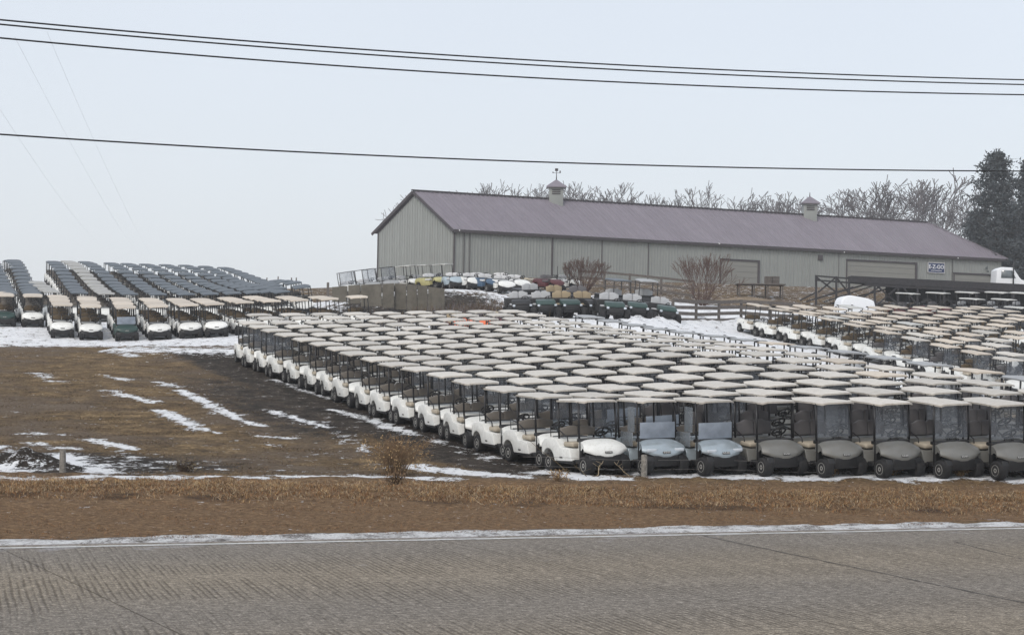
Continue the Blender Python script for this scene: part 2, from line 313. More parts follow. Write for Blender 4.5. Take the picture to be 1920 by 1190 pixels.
def MIX(f, a, b):
    q = t.nodes.new("ShaderNodeMix"); q.data_type = 'RGBA'; t.links.new(f, q.inputs[0]); t.links.new(a, q.inputs[6]); t.links.new(b, q.inputs[7]); return q.outputs[2]
def MATH(op, a, b=None, c=None):
    q = t.nodes.new("ShaderNodeMath"); q.operation = op
    for i, x in enumerate((a, b, c)):
        if x is None: continue
        if isinstance(x, (int, float)): q.inputs[i].default_value = x
        else: t.links.new(x, q.inputs[i])
    return q.outputs[0]
def SM(x, a, b):
    q = t.nodes.new("ShaderNodeMapRange"); q.interpolation_type = 'SMOOTHSTEP'; t.links.new(x, q.inputs[0]); q.inputs[1].default_value = a; q.inputs[2].default_value = b; return q.outputs[0]
def AT(nm):
    q = t.nodes.new("ShaderNodeAttribute"); q.attribute_name = nm; return q.outputs['Fac']
fine = NZ(9, 8, .75); mid = NZ(1.3, 6, .65); big = NZ(.22, 5, .6); vfine = NZ(30, 5, .7); str_ = NZ(2.2, 7, .7, (1, .6, 1))
grass = RAMP(MATH('ADD', MATH('MULTIPLY', fine, .55), MATH('MULTIPLY', mid, .45)), [(.38, (.030, .019, .011)), (.47, (.115, .076, .037)), (.55, (.235, .16, .078)), (.63, (.40, .29, .155))])
grass2 = RAMP(MATH('ADD', MATH('MULTIPLY', fine, .6), MATH('MULTIPLY', big, .4)), [(.36, (.036, .026, .018)), (.5, (.108, .078, .053)), (.62, (.20, .155, .108))])
base = MIX(SM(big, .40, .62), grass, grass2)
orange = RAMP(MATH('ADD', MATH('MULTIPLY', fine, .6), MATH('MULTIPLY', vfine, .4)), [(.38, (.040, .022, .010)), (.46, (.14, .082, .040)), (.54, (.25, .155, .078)), (.63, (.43, .30, .17))])
base = MIX(AT('orange'), base, orange)
thc = RAMP(MATH('ADD', MATH('MULTIPLY', fine, .5), MATH('MULTIPLY', mid, .5)), [(.40, (.022, .012, .006)), (.52, (.10, .055, .024)), (.62, (.22, .13, .055))])
base = MIX(SM(MATH('ADD', AT('thatch'), MATH('MULTIPLY', MATH('SUBTRACT', mid, .5), 1.6)), .25, .7), base, thc)
mudc = RAMP(MATH('ADD', MATH('MULTIPLY', fine, .5), MATH('MULTIPLY', str_, .5)), [(.40, (.010, .008, .006)), (.5, (.036, .028, .021)), (.60, (.12, .10, .08))])
mudf = SM(MATH('ADD', AT('mud'), MATH('MULTIPLY', MATH('SUBTRACT', mid, .5), 1.3)), .25, .65)
base = MIX(mudf, base, mudc)
gravc = RAMP(MATH('ADD', MATH('MULTIPLY', vfine, .45), MATH('MULTIPLY', str_, .55)), [(.38, (.10, .09, .08)), (.45, (.27, .255, .245)), (.50, (.66, .66, .66)), (.58, (.84, .85, .85))])
gravf = SM(MATH('ADD', AT('gravel'), MATH('MULTIPLY', MATH('SUBTRACT', fine, .5), .9)), .35, .6)
base = MIX(gravf, base, gravc)
snowc = RAMP(MATH('ADD', MATH('MULTIPLY', mid, .5), MATH('MULTIPLY', fine, .5)), [(.36, (.55, .56, .57)), (.46, (.84, .86, .88)), (.58, (.93, .94, .95))])
snf = MATH('ADD', AT('snow'), MATH('ADD', MATH('MULTIPLY', MATH('SUBTRACT', str_, .5), 3.0), MATH('MULTIPLY', MATH('SUBTRACT', fine, .5), 2.2)))
snowf = SM(snf, .50, .66)
base = MIX(snowf, base, snowc)
t.links.new(base, B.inputs['Base Color'])
bp = t.nodes.new("ShaderNodeBump"); bp.inputs['Strength'].default_value = .9; bp.inputs['Distance'].default_value = .09
t.links.new(MATH('ADD', MATH('ADD', fine, MATH('MULTIPLY', vfine, .5)), MATH('MULTIPLY', snowf, .5)), bp.inputs['Height']); t.links.new(bp.outputs[0], B.inputs['Normal'])
me.materials.append(gm); tag(link('ground', me), kind='structure')
SNOW_AT = lambda x, y: masks(np.array([x]), np.array([y]))[0][0]

# ------------------------------------------------------------------ road
def road_pt(s, d, z): q = RA + RD * s + RN * d; return (q.x, q.y, z)
rm = bpy.data.materials.new("tined_concrete"); rm.use_nodes = True; t = rm.node_tree; B = t.nodes['Principled BSDF']; B.inputs['Roughness'].default_value = .85; B.inputs['Specular IOR Level'].default_value = .25
gg = t.nodes.new("ShaderNodeNewGeometry"); sp = t.nodes.new("ShaderNodeSeparateXYZ"); t.links.new(gg.outputs['Position'], sp.inputs[0])
gd = Vector((-.283, .959)); gn = Vector((gd.y, -gd.x))
along = MATH('ADD', MATH('MULTIPLY', sp.outputs[0], gn.x), MATH('MULTIPLY', sp.outputs[1], gn.y))
acr = MATH('ADD', MATH('MULTIPLY', MATH('SUBTRACT', sp.outputs[0], RA.x), RN.x), MATH('MULTIPLY', MATH('SUBTRACT', sp.outputs[1], RA.y), RN.y))
def NZG(scale, det, rough, sx, sy):      # noise stretched along the grooves
    cb = t.nodes.new("ShaderNodeCombineXYZ"); t.links.new(MATH('MULTIPLY', along, sx), cb.inputs[0]); t.links.new(MATH('MULTIPLY', acr, sy), cb.inputs[1])
    q = t.nodes.new("ShaderNodeTexNoise"); q.inputs['Scale'].default_value = scale; q.inputs['Detail'].default_value = det; q.inputs['Roughness'].default_value = rough; t.links.new(cb.outputs[0], q.inputs['Vector']); return q.outputs[0]
wob = NZG(1, 4, .6, 1.2, .5)
ph = MATH('ADD', MATH('MULTIPLY', along, 2 * math.pi / .070), MATH('MULTIPLY', wob, 5.))
groove = MATH('ADD', MATH('MULTIPLY', MATH('SINE', ph), .5), .5)
lnz = NZG(1, 4, .7, 7., .35); patch = NZG(1, 5, .6, .25, .8); speck = NZ(42, 6, .8); fin = NZ(11, 6, .75)
track = MATH('ADD', MATH('MULTIPLY', MATH('COSINE', MATH('MULTIPLY', MATH('ADD', acr, 4.1), .98)), .5), .5)   # two wheel paths per lane
gs = MATH('MULTIPLY', MATH('MULTIPLY', MATH('MULTIPLY', groove, SM(lnz, .25, .60)), SM(patch, .25, .52)), SM(track, -.50, .35))
conc = RAMP(MATH('ADD', MATH('MULTIPLY', speck, .6), MATH('MULTIPLY', fin, .4)), [(.38, (.028, .024, .019)), (.45, (.13, .117, .10)), (.53, (.265, .243, .212)), (.60, (.56, .53, .48))])
tint = RAMP(track, [(0., (.83, .80, .77)), (1., (1.0, .925, .81))])
mm = t.nodes.new("ShaderNodeMix"); mm.data_type = 'RGBA'; mm.blend_type = 'MULTIPLY'; mm.inputs[0].default_value = 1; t.links.new(conc, mm.inputs[6]); t.links.new(tint, mm.inputs[7])
dk = RAMP(gs, [(0., (.97, .97, .97)), (.35, (1.0, 1.0, 1.0)), (.85, (.50, .48, .455))])
m2 = t.nodes.new("ShaderNodeMix"); m2.data_type = 'RGBA'; m2.blend_type = 'MULTIPLY'; m2.inputs[0].default_value = .9; t.links.new(mm.outputs[2], m2.inputs[6]); t.links.new(dk, m2.inputs[7])
salt = SM(MATH('ADD', NZG(1, 6, .7, 1.2, 1.2), MATH('MULTIPLY', SM(acr, -1.4, .4), .18)), .62, .8)
rgbs = t.nodes.new("ShaderNodeRGB"); rgbs.outputs[0].default_value = (.36, .36, .38, 1)
fin_c = MIX(MATH('MULTIPLY', salt, .45), m2.outputs[2], rgbs.outputs[0]); t.links.new(fin_c, B.inputs['Base Color'])
bp = t.nodes.new("ShaderNodeBump"); bp.inputs['Strength'].default_value = .7; bp.inputs['Distance'].default_value = .012
t.links.new(MATH('SUBTRACT', MATH('MULTIPLY', speck, .7), MATH('MULTIPLY', gs, 1.0)), bp.inputs['Height']); t.links.new(bp.outputs[0], B.inputs['Normal'])
mb = MB(); 
for s0 in range(-60, 120, 6): mb.add([road_pt(s0, -11.5, 0), road_pt(s0 + 5.99, -11.5, 0), road_pt(s0 + 5.99, .42, 0), road_pt(s0, .42, 0)], [(0, 1, 2, 3)])
for s0 in (-60,): mb.add([road_pt(-60, .42, 0), road_pt(120, .42, 0), road_pt(120, .42, -.2), road_pt(-60, .42, -.2)], [(0, 1, 2, 3)])
tag(mb.obj('road', rm), kind='structure')
cm('road_paint', (.58, .58, .56), .7, dirt=(.22, .21, .20), dirt_amt=1., scale=14)
mb = MB(); random.seed(3)
for i in range(560):
    s0 = -50 + i * .28; a = -.075 + random.uniform(-.02, .02); b = .075 + random.uniform(-.02, .02)
    mb.add([road_pt(s0, a, .005), road_pt(s0 + .285, a, .005), road_pt(s0 + .285, b, .005), road_pt(s0, b, .005)], [(0, 1, 2, 3)])
tag(mb.obj('road_edge_line', 'road_paint'), kind='structure')
cm('crack_tar', (.012, .012, .012), .8)
mb = MB()                                                                        # the open joints across the slab
for (u0, v0, u1, v1, wd) in ((1318, 1004, 1925, 1131, .011), (1788, 1015, 1925, 1050, .008)):
    a = P(u0, v0, 1); b = P(u1, v1, 1)
    def onroad(u, v): aa, bb = ray(u, v); Y = -CZ / bb; return Vector((aa * Y, Y, .006))
    a = onroad(u0, v0); b = onroad(u1, v1); last = None
    for k in range(41):
        p = a.lerp(b, k / 40); p += Vector((1, 0, 0)) * random.uniform(-.012, .012); q = Vector((wd * random.uniform(.6, 1.3), 0, 0))
        if last is not None: mb.add([last[0], last[1], p + q, p - q], [(0, 1, 2, 3)])
        last = (p - q, p + q)
tag(mb.obj('road_joint', 'crack_tar'), kind='structure')

# ------------------------------------------------------------------ golf cart parts (local: front is -y, unit metre)
def pm_roof(tilt=.021, droop=.030):
    b = MB(); nxx, nyy = 11, 13; L0, L1, W = -.78, .76, .535; top = []
    def pt(i, j):
        s = -1 + 2 * i / (nxx - 1); tt = j / (nyy - 1); y = L0 + (L1 - L0) * tt
        wv = W * (1 - .22 * max(0, (tt - .84) / .16) - .16 * max(0, (.18 - tt) / .18))
        z = 1.742 + .014 * (1 - s ** 4) - droop * max(0, (.25 - tt) / .25) - tilt * y
        if .58 < abs(s) < .82 and .12 < tt < .9: z -= .024
        if abs(s) > .99: z -= .018
        return Vector((s * wv, y + (.05 * s * s if tt < .2 else -.03 * s * s * (tt > .9)), z))
    for j in range(nyy):
        for i in range(nxx): top.append(pt(i, j))
    fs = [(j * nxx + i, j * nxx + i + 1, (j + 1) * nxx + i + 1, (j + 1) * nxx + i) for j in range(nyy - 1) for i in range(nxx - 1)]
    b.add(top, fs, True)
    rim = [(i, 0) for i in range(nxx)] + [(nxx - 1, j) for j in range(1, nyy)] + [(i, nyy - 1) for i in range(nxx - 2, -1, -1)] + [(0, j) for j in range(nyy - 2, 0, -1)]
    a = [top[j * nxx + i] for i, j in rim]; k = len(a); lo = [Vector((p.x * .985, p.y, p.z - .040)) for p in a]
    b.add(a + lo, [(i, i + k, (i + 1) % k + k, (i + 1) % k) for i in range(k)], True)
    b.add(lo, [tuple(range(k))]); return b
def pm_handle(sx):
    b = MB(); n = 10; c = Vector((sx * .515, .56, 1.726)); rings = [(-.075, .018), (-.055, .030), (0, .036), (.055, .030), (.075, .018)]
    vs = [(c.x + math.cos(a) * r * 1.9, c.y + dy, c.z + math.sin(a) * r) for dy, r in rings for a in [2 * math.pi * k / n for k in range(n)]]
    b.add(vs, [(i * n + k, i * n + (k + 1) % n, (i + 1) * n + (k + 1) % n, (i + 1) * n + k) for i in range(4) for k in range(n)] + [tuple(range(n)), tuple(4 * n + k for k in range(n))[::-1]], True); return b
def pm_body():
    b = MB(); arch = [(.84 + .315 * math.cos(math.radians(a)), .235 + .315 * math.sin(math.radians(a))) for a in range(28, 166, 17)]
    prof = [(-.34, .30), (-.24, .585), (.26, .60), (.42, .79), (.72, .82), (1.03, .765), (1.155, .66), (1.175, .44), (1.14, .40)] + arch + [(.50, .265)]
    b.prism(prof, -.585, .585, .035, 2); return b
def pm_cowl():
    b = MB(); rows = [(-.52, .800, .46), (-.62, .805, .475), (-.76, .780, .50), (-.89, .725, .53), (-1.0, .65, .555), (-1.075, .55, .575), (-1.105, .465, .58), (-1.095, .425, .57)]
    N = 13; vs = []
    for r, (y, z, hw) in enumerate(rows):
        t_ = r / 7
        for i in range(N):
            s = -1 + 2 * i / (N - 1); e = abs(s)
            zz = z + .03 * (1 - s * s) * (1 - t_) - .035 * max(0, e - .8) / .2 * (1 - t_) + (.125 * s * s * max(0, t_ - .35) / .65)
            yy = y + .13 * s * s * t_ + .05 * max(0, e - .7) / .3
            if r == 0: zz -= .0
            vs.append((s * hw, yy, zz))
    fs = [(r * N + i, (r + 1) * N + i, (r + 1) * N + i + 1, r * N + i + 1) for r in range(7) for i in range(N - 1)]
    b.add(vs, fs, True)
    for side in (0, N - 1):     # fender flanks
        ed = [vs[r * N + side] for r in range(8)]; sx = -1 if side == 0 else 1
        lo = [(x * .985, y + .02, max(z - (.20 if r < 3 else .16 - .02 * r), .40)) for r, (x, y, z) in enumerate(ed)]
        f = [(i, i + 1, i + 9, i + 8) for i in range(7)]
        b.add(ed + lo, f if sx > 0 else [q[::-1] for q in f], True)
    ln = [vs[7 * N + i] for i in range(N)]; inn = [(x * .96, y + .10, z + .01) for x, y, z in ln]
    b.add(ln + inn, [(i, i + N, i + N + 1, i + 1) for i in range(N - 1)], True)
    return b
def pm_chassis():
    b = MB()
    b.rbox((0, -.02, .29), (1.02, 1.10, .09), .02); b.rbox((0, -.86, .34), (.66, .46, .26), .03)
    b.prism([(-1.07, .24), (-1.09, .34), (-1.04, .46), (-.85, .50), (-.85, .24)], -.50, .50, .02)
    b.rbox((0, -.58, .58), (.98, .10, .52), .03); b.rbox((0, .84, .36), (.72, .46, .30), .03); b.rbox((0, 1.15, .40), (.98, .08, .16), .02)
    b.rbox((0, -.48, .79), (.94, .2, .09), .03); b.rbox((0, .80, .80), (.80, .34, .06), .02)
    for sx in (-1, 1): b.rbox((sx * .53, .05, .27), (.06, .86, .10), .02)
    for sx in (-1, 1):
        for yy in (-.90, .84): b.lathe_x([(-.2, .04), (.2, .04)], (sx * .28, yy, .225), 8)
    return b
def pm_fpost(sx):
    b = MB(); b.tube([(sx * .50, -.57, .84), (sx * .505, -.56, 1.2), (sx * .49, -.52, 1.70)], .026, 6); return b
def pm_rpost(sx):
    b = MB(); b.tube([(sx * .47, .46, .62), (sx * .485, .48, 1.1), (sx * .48, .50, 1.68)], .026, 6); return b
def pm_arm(sx):
    b = MB(); b.tube([(sx * .485, .50, 1.02), (sx * .46, .30, .92), (sx * .455, .10, .84), (sx * .455, .05, .66)], .015, 5); return b
def pm_rail():
    b = MB(); b.tube([(-.42, .98, .75), (-.42, 1.03, 1.06), (.42, 1.03, 1.06), (.42, .98, .75)], .014, 5)
    for sx in (-1, 1): b.tube([(sx * .42, .56, .985), (sx * .42, 1.04, 1.06)], .014, 5)
    return b
def pm_seat():
    b = MB(); b.rbox((-.245, .02, .675), (.47, .48, .12), .045); b.rbox((.245, .02, .675), (.47, .48, .12), .045); return b
def pm_back(h=.235, z=.865):
    b = MB()
    for sx in (-1, 1):
        p = [(-.235, 0), (.235, 0), (.235, h * .80), (.10, h * .86), (0, h), (-.18, h * .98), (-.235, h * .86)]
        if sx < 0: p = [(-x, zz) for x, zz in p][::-1]
        bm = MB(); bm.prism([(sx * .242 + x, zz + z) for x, zz in p], .36, .45, .032, 2, axis='y')
        vs = [Vector((v[0], v[1] + (v[2] - z) * .12, v[2])) for v in bm.v]; b.add(vs, bm.f, True)
    return b
def pm_wheel_s():
    b = MB(); b.mi = 0; c = (.28, 0, .225)
    b.lathe_x([(.11, .10), (.11, .135), (.125, .165), (.12, .205), (.09, .223), (.03, .226), (-.03, .226), (-.09, .223), (-.12, .2), (-.11, .12)], (0, 0, 0), 18); return b
def pm_rim():
    b = MB(); b.lathe_x([(.085, .02), (.112, .03), (.112, .05), (.096, .075), (.105, .118), (.118, .128), (.10, .135), (.07, .135)], (0, 0, 0), 14)
    return b
def pm_steer():
    b = MB(); R = .17; c = Vector((.24, -.34, .98)); ax = Vector((0, .62, .78)).normalized(); u = Vector((1, 0, 0)); v = ax.cross(u)
    ring = [c + (u * math.cos(a) + v * math.sin(a)) * R for a in [2 * math.pi * k / 16 for k in range(17)]]
    b.tube(ring, .022, 5, cap=False); b.tube([c, c + Vector((0, -.22, -.22))], .025, 6)
    for a in (.5, 2.6, 4.7): b.tube([c, c + (u * math.cos(a) + v * math.sin(a)) * R], .018, 4)
    b.rbox(tuple(c), (.12, .10, .04), .01); return b
def pm_wind(z0, z1, y0=-.575):
    b = MB(); yb = lambda z: -.575 + (z - .86) * .14
    vs = [(x, yb(z) + e, z) for e in (0, -.006) for z in (z0, z1) for x in (-.485, .485)]
    b.add(vs, [(0, 1, 3, 2), (4, 6, 7, 5), (0, 4, 5, 1), (2, 3, 7, 6), (0, 2, 6, 4), (1, 5, 7, 3)]); return b
def pm_fold():
    b = MB(); b.rbox((0, -.615, 1.03), (.93, .012, .38), .004); return b
def pm_foldframe():
    b = MB(); b.tube([(-.49, -.60, .83), (.49, -.60, .83)], .016, 5)
    for sx in (-1, 1): b.rbox((sx * .50, -.58, 1.0), (.09, .05, .05), .01)
    return b
def pm_badge():
    b = MB(); b.rbox((0, 0, 0), (.20, .012, .055), .006); return b
def pm_lamps():
    b = MB()
    for sx in (-1, 1): b.rbox((sx * .36, -1.03, .585), (.25, .05, .08), .02)
    return b
def pm_decal():
    b = MB(); b.rbox((-.588, .18, .36), (.006, .14, .035), .002); return b
def pm_rain():
    b = MB(); b.rbox((-.515, -.02, .80), (.02, .62, .34), .01); b.rbox((-.515, -.25, 1.28), (.015, .35, .6), .006); return b
def pm_bag():
    b = MB(); b.rbox((-.22, .78, 1.02), (.26, .26, .42), .08, 3); return b
MESH = {}
BLD = dict(roof=pm_roof, rooflevel=lambda: pm_roof(-.010, .055), hdl=lambda: pm_handle(-1), hdr=lambda: pm_handle(1), body=pm_body, cowl=pm_cowl, chassis=pm_chassis, fpl=lambda: pm_fpost(-1), fpr=lambda: pm_fpost(1), rpl=lambda: pm_rpost(-1), rpr=lambda: pm_rpost(1), arl=lambda: pm_arm(-1), arr=lambda: pm_arm(1), rail=pm_rail, seat=pm_seat, back=pm_back, backtall=lambda: pm_back(.36, .86), tyre=pm_wheel_s, rim=pm_rim, steer=pm_steer,
           wind=lambda: pm_wind(.90, 1.67), fold=pm_fold, foldframe=pm_foldframe, badge=pm_badge, lamps=pm_lamps, decal=pm_decal, rain=pm_rain)
PROTO = {}
def M_(part, m):
    if (part, m) not in MESH:
        if part not in PROTO: PROTO[part] = BLD[part]()
        MESH[(part, m)] = PROTO[part].mesh(part, m, fix=part in ('tyre', 'rim', 'body', 'cowl', 'roof', 'rooflevel', 'hdl', 'hdr'))
    return MESH[(part, m)]
BADGE_TXT = text_mesh('lettering', 'E-Z-GO', .052, 'badge_print', .002)
NUM_TXT = text_mesh('number', '7', .15, 'dark_badge', .002)
NAMES = dict(roof='roof', rooflevel='roof', hdl='roof_handle', hdr='roof_handle', body='rear_body', cowl='front_cowl', chassis='chassis', fpl='canopy_post', fpr='canopy_post', rpl='canopy_post', rpr='canopy_post', arl='hip_restraint', arr='hip_restraint', rail='bag_rack', seat='seat', back='backrest', backtall='backrest', tyre='wheel', rim='rim', steer='steering_wheel', wind='windshield', fold='windshield', foldframe='windshield_clamp', badge='badge', lamps='headlight', decal='side_badge', rain='rain_cover')
def cart_frame(x, y, yaw, zoff=0.):
    """matrix that stands a cart on the slope; yaw 0 faces the road (-y), positive turns its nose to the right"""
    fx, fy = math.sin(yaw), -math.cos(yaw); e = .85
    zf, zb = H(x + fx * e, y + fy * e), H(x - fx * e, y - fy * e); lx, ly = -fy, fx
    zl, zr = H(x - fy * .5, y + fx * .5), H(x + fy * .5, y - fx * .5)
    fwd = Vector((fx * 2 * e, fy * 2 * e, zf - zb)).normalized(); lf = Vector((-fy, fx, zl - zr)); lf = (lf - fwd * lf.dot(fwd)).normalized()
    yax = -fwd; xax = lf; zax = xax.cross(yax)
    m = Matrix((xax, yax, zax)).transposed().to_4x4(); m.translation = (x, y, (zf + zb) / 2 + zoff); return m
def parts_for(v):
    p = []
    if v.get('roof'): p += [('rooflevel' if v.get('level') else 'roof', v['roof'])]
    if v.get('roof') and v.get('handles', True): p += [('hdl', 'black_plastic'), ('hdr', 'black_plastic')]
    p += [('body', v['body']), ('cowl', v.get('cowl', v['body'])), ('chassis', 'black_plastic')]
    if v.get('roof') or v.get('frame'): p += [(q, 'black_metal') for q in ('fpl', 'fpr', 'rpl', 'rpr', 'arl', 'arr', 'rail')]
    p += [('seat', v.get('bench', v['seat'])), (v.get('backm', 'back'), v['seat']), ('steer', 'black_plastic')]
    if v.get('wind') == 'clear': p += [('wind', 'windshield_clear')]
    if v.get('wind') == 'fold': p += [('fold', 'windshield_folded'), ('foldframe', 'black_plastic')]
    if v.get('lamps'): p += [('lamps', 'lamp_lens')]
    if v.get('rain'): p += [('rain', 'rain_cover')]
    return p
WHEELS = [(-1, -.90), (1, -.90), (-1, .84), (1, .84)]
def make_cart(x, y, yaw, v, label, group, name='golf_cart', detail=2):
    root = empty(name); root.matrix_world = cart_frame(x, y, yaw, v.get('z', 0)); tag(root, label, 'golf cart', group)
    for part, m in parts_for(v): 
        o = link(NAMES[part], M_(part, m), root)
    for sx, wy in WHEELS:
        wl = link('wheel', M_('tyre', 'tyre_rubber'), root, (sx * .47, wy, .225), (random.uniform(0, 3), 0, math.pi if sx < 0 else 0))
        link('rim', M_('rim', 'rim_cover'), wl)
    if detail > 1:
        bd = link('badge', M_('badge', 'dark_badge'), root, (.0, -1.098, .535), (math.radians(-28), 0, 0)); link('lettering', BADGE_TXT, bd, (0, -.008, 0), (math.radians(90), 0, 0))
        link('side_badge', M_('decal', 'dark_badge'), root)
    if v.get('number'): link('number', NUM_TXT, root, (-.592, .42, .60), (math.radians(90), 0, math.radians(-90)))
    return root
ORD = ['first', 'second', 'third', 'fourth', 'fifth', 'sixth', 'seventh', 'eighth', 'ninth', 'tenth', 'eleventh', 'twelfth', 'thirteenth', 'fourteenth', 'fifteenth', 'sixteenth', 'seventeenth', 'eighteenth', 'nineteenth', 'twentieth']
BULK = []          # carts past the three hundred largest in view
def bulk(x, y, yaw, v): BULK.append((x, y, yaw, v))
WB = dict(roof='beige_roof', body='white_shell', seat='stone_seat', bench='bench_seat')
random.seed(11); ncart = 0
# ---- central block: ten files, the left one along the grass
for k in range(11):
    nrow = 16 if k == 0 else (18 if k < 10 else 17)
    for i in range(nrow):
        s = i                                           # index along the left file's path
        y = 44.75 + i * 2.205 if i < 30 else 0; y -= .0 * k
        x = float(f0x(y)) + .42 + 1.385 * k + random.uniform(-.07, .07) + (1.1 if k == 10 else 0); y += random.uniform(-.09, .09)
        ta = math.atan2(float(f0x(y - 1.2) - f0x(y + 1.2)), 2.4); yaw = ta + math.radians(random.uniform(-2.4, 2.4) + (1.0 if i < 3 else (-.5 if k == 0 else -4.5)))
        if x / y > .298: continue
        v = dict(WB)
        if k in (1, 2) and i < 3: v.update(body='silver_shell', wind='fold', lamps=True)
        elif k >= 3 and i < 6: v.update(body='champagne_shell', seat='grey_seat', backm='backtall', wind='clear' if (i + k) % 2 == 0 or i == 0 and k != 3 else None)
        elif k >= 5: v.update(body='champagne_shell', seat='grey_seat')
        if k == 0 and i in (13, 14, 15): v.update(wind='clear')
        if k == 1 and i in (0,): v.update(rain=True)
        if k == 2 and i == 0: v.update(rain=True)
        if k == 1 and 0 < i < 8: v.update(wind='clear')
        if k == 2 and 3 <= i < 8: v.update(wind='clear')
        if (k, i) in ((10, 4), (9, 5), (10, 9), (8, 3)): v.update(roof='tan_roof')
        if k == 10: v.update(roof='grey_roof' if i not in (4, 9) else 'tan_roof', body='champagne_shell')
        if k == 0: lb = 'nearest white golf cart, at the front left corner of the central block' if i == 0 else f'white golf cart on the grass edge of the central block, {ORD[i]} from the front'
        elif i == 0 and k in (1, 2): lb = ('silver-blue golf cart with folded windshield, directly right of the nearest white cart', 'silver-blue golf cart with folded windshield, beside the first champagne cart in the front row')[k - 1]
        elif i == 0: lb = f'champagne golf cart in the front row, {ORD[k - 3]} champagne one counted from the left'
        else:
            rf = {'beige_roof': 'beige', 'tan_roof': 'tan', 'grey_roof': 'grey'}[v['roof']]
            lb = f'{rf}-roofed golf cart, {ORD[i]} from the front in {ORD[k]} file of the central block'
        make_cart(x, y, yaw, v, lb, 'golf carts in the big central block', detail=2); ncart += 1
n_main = ncart
# ---- left bank of tan-roofed carts on the snow
TB = dict(level=True, roof='tan_roof', body='white_shell', seat='brown_seat', handles=False)
random.seed(5)
bank = [(8, 615, 103, 'green_shell', 3), (62, 617, 103, 'white_shell', 2), (115, 637, 96.5, 'white_shell', 4), (172, 640, 96, 'white_shell', 4), (240, 640, 95.7, 'green_shell', 4), (302, 638, 96, 'white_shell', 4), (358, 636, 96.2, 'white_shell', 4), (408, 634, 96.4, 'white_shell', 4),
        (462, 630, 98, 'white_shell', 4), (515, 628, 99, 'white_shell', 4), (568, 628, 99.5, 'white_shell', 3), (622, 628, 100, 'white_shell', 2), (680, 628, 101, 'white_shell', 1)]
for j, (u, v_, Y, body, nn) in enumerate(bank):
    a, _ = ray(u, v_); tx = math.radians(15)
    for i in range(nn):
        y = Y + 1.2 + i * 2.42; x = a * Y - math.tan(tx) * (y - Y) + random.uniform(-.05, .05)
        v = dict(TB); v['body'] = body if i == 0 else 'white_shell'
        if j == 4 and i == 0: v['wind'] = 'fold'; v['cowl'] = 'green_shell'
        if j == 0: v['roof'] = 'tan_roof'
        wh = 'green' if v['body'] == 'green_shell' else 'white'
        lb = (f'{wh} golf cart with tan roof at the front of left bank, {ORD[j]} file from left' if i == 0 else f'tan-roofed golf cart, {ORD[i]} from the front in {ORD[j]} file of left bank')
        make_cart(x, y, tx + math.radians(random.uniform(-1.5, 1.5)), v, lb, 'tan-roofed golf carts in the left bank', detail=2 if i == 0 else 1); ncart += 1
# ---- right block on the snow, noses turned right
random.seed(9)
dR_ = Vector((math.sin(math.radians(25)), -math.cos(math.radians(25)))); pR = Vector((math.cos(math.radians(25)), math.sin(math.radians(25))))
A0 = Vector((14.0, 107.6)); nright = 0
for j in range(11):
    for i in range(13):
        q = A0 + dR_ * (2.40 * i) + pR * (1.62 * j) + dR_ * (.7 * (j % 2)) + pR * (.25 if i > 4 else 0)
        if q.x / q.y > .272 or (ncart >= 312): continue
        v = dict(roof='tan_roof', body='white_shell', seat='brown_seat', bench='bench_seat')
        if i > 4: v.update(body='champagne_shell' if j % 3 else 'white_shell', seat='grey_seat' if (i + j) % 2 else 'brown_seat', wind='clear' if (i * 3 + j) % 3 == 0 else None, roof='tan_roof' if (i + j) % 3 else 'beige_roof')
        if j == 0 and i < 5: v['number'] = True
        if (i, j) in ((2, 1), (0, 4), (3, 3)): v['roof'] = 'white_roof'
        if j > 0: v['body'] = v['body']
        rf = {'beige_roof': 'beige', 'tan_roof': 'tan', 'white_roof': 'white'}[v['roof']]
        lb = (f'white golf cart numbered 7 on the snowy edge, {ORD[i]} from the board fence' if v.get('number') else f'{rf}-roofed golf cart, {ORD[i]} from the back in {ORD[j]} file of right block')
        make_cart(q.x, q.y, math.radians(25 + random.uniform(-2.5, 2.5)), v, lb, 'golf carts in the right block', detail=1); ncart += 1; nright += 1
# ---- the hill: files of slate-roofed carts up to the crest (bulk)
random.seed(13)
SL = dict(level=True, roof='slate_roof', body='white_shell', seat='stone_seat', handles=False)
hill = [(96, 70, 4, 'dull_roof', 114, 122), (149, 100, 11, 'slate_roof', 114, 141), (199, 127, 12, 'dull_roof', 114, 143), (243, 160, 12, 'slate_roof', 114, 143), (297, 208, 11, 'slate_roof', 114, 142), (350, 240, 11, 'slate_roof', 114, 142), (396, 275, 11, 'slate_roof', 114, 142), (439, 312, 11, 'slate_roof', 114, 142),
        (478, 348, 11, 'slate_roof', 114, 142), (508, 385, 11, 'slate_roof', 114, 141), (530, 423, 12, 'slate_roof', 113, 140), (572, 524, 4, 'slate_roof', 115, 125), (62, 20, 15, 'slate_roof', 109, 147), (16, -22, 15, 'slate_roof', 109, 147)]
for uf, ub, nn, rf, Y0, Y1 in hill:
    for i in range(nn):
        tt = i / (nn - 1); Y = Y0 + (Y1 - Y0) * tt; bow = 14 * math.sin(math.pi * tt) if uf == 530 else 0
        u = uf + (ub - uf) * tt + bow; a, _ = ray(u, 540); x = a * Y; tg = math.atan2(((uf - ub) / F * Y) + (Y1 - Y0) * -a, (Y1 - Y0))
        if uf < 70: tg = math.radians(9)
        v = dict(SL); v['roof'] = rf
        if uf == 199 and i > 6: v['roof'] = 'dull_roof'
        if uf == 530 : tg += math.radians(10)
        bulk(x, Y, tg + math.radians(random.uniform(-1.5, 1.5)), v)
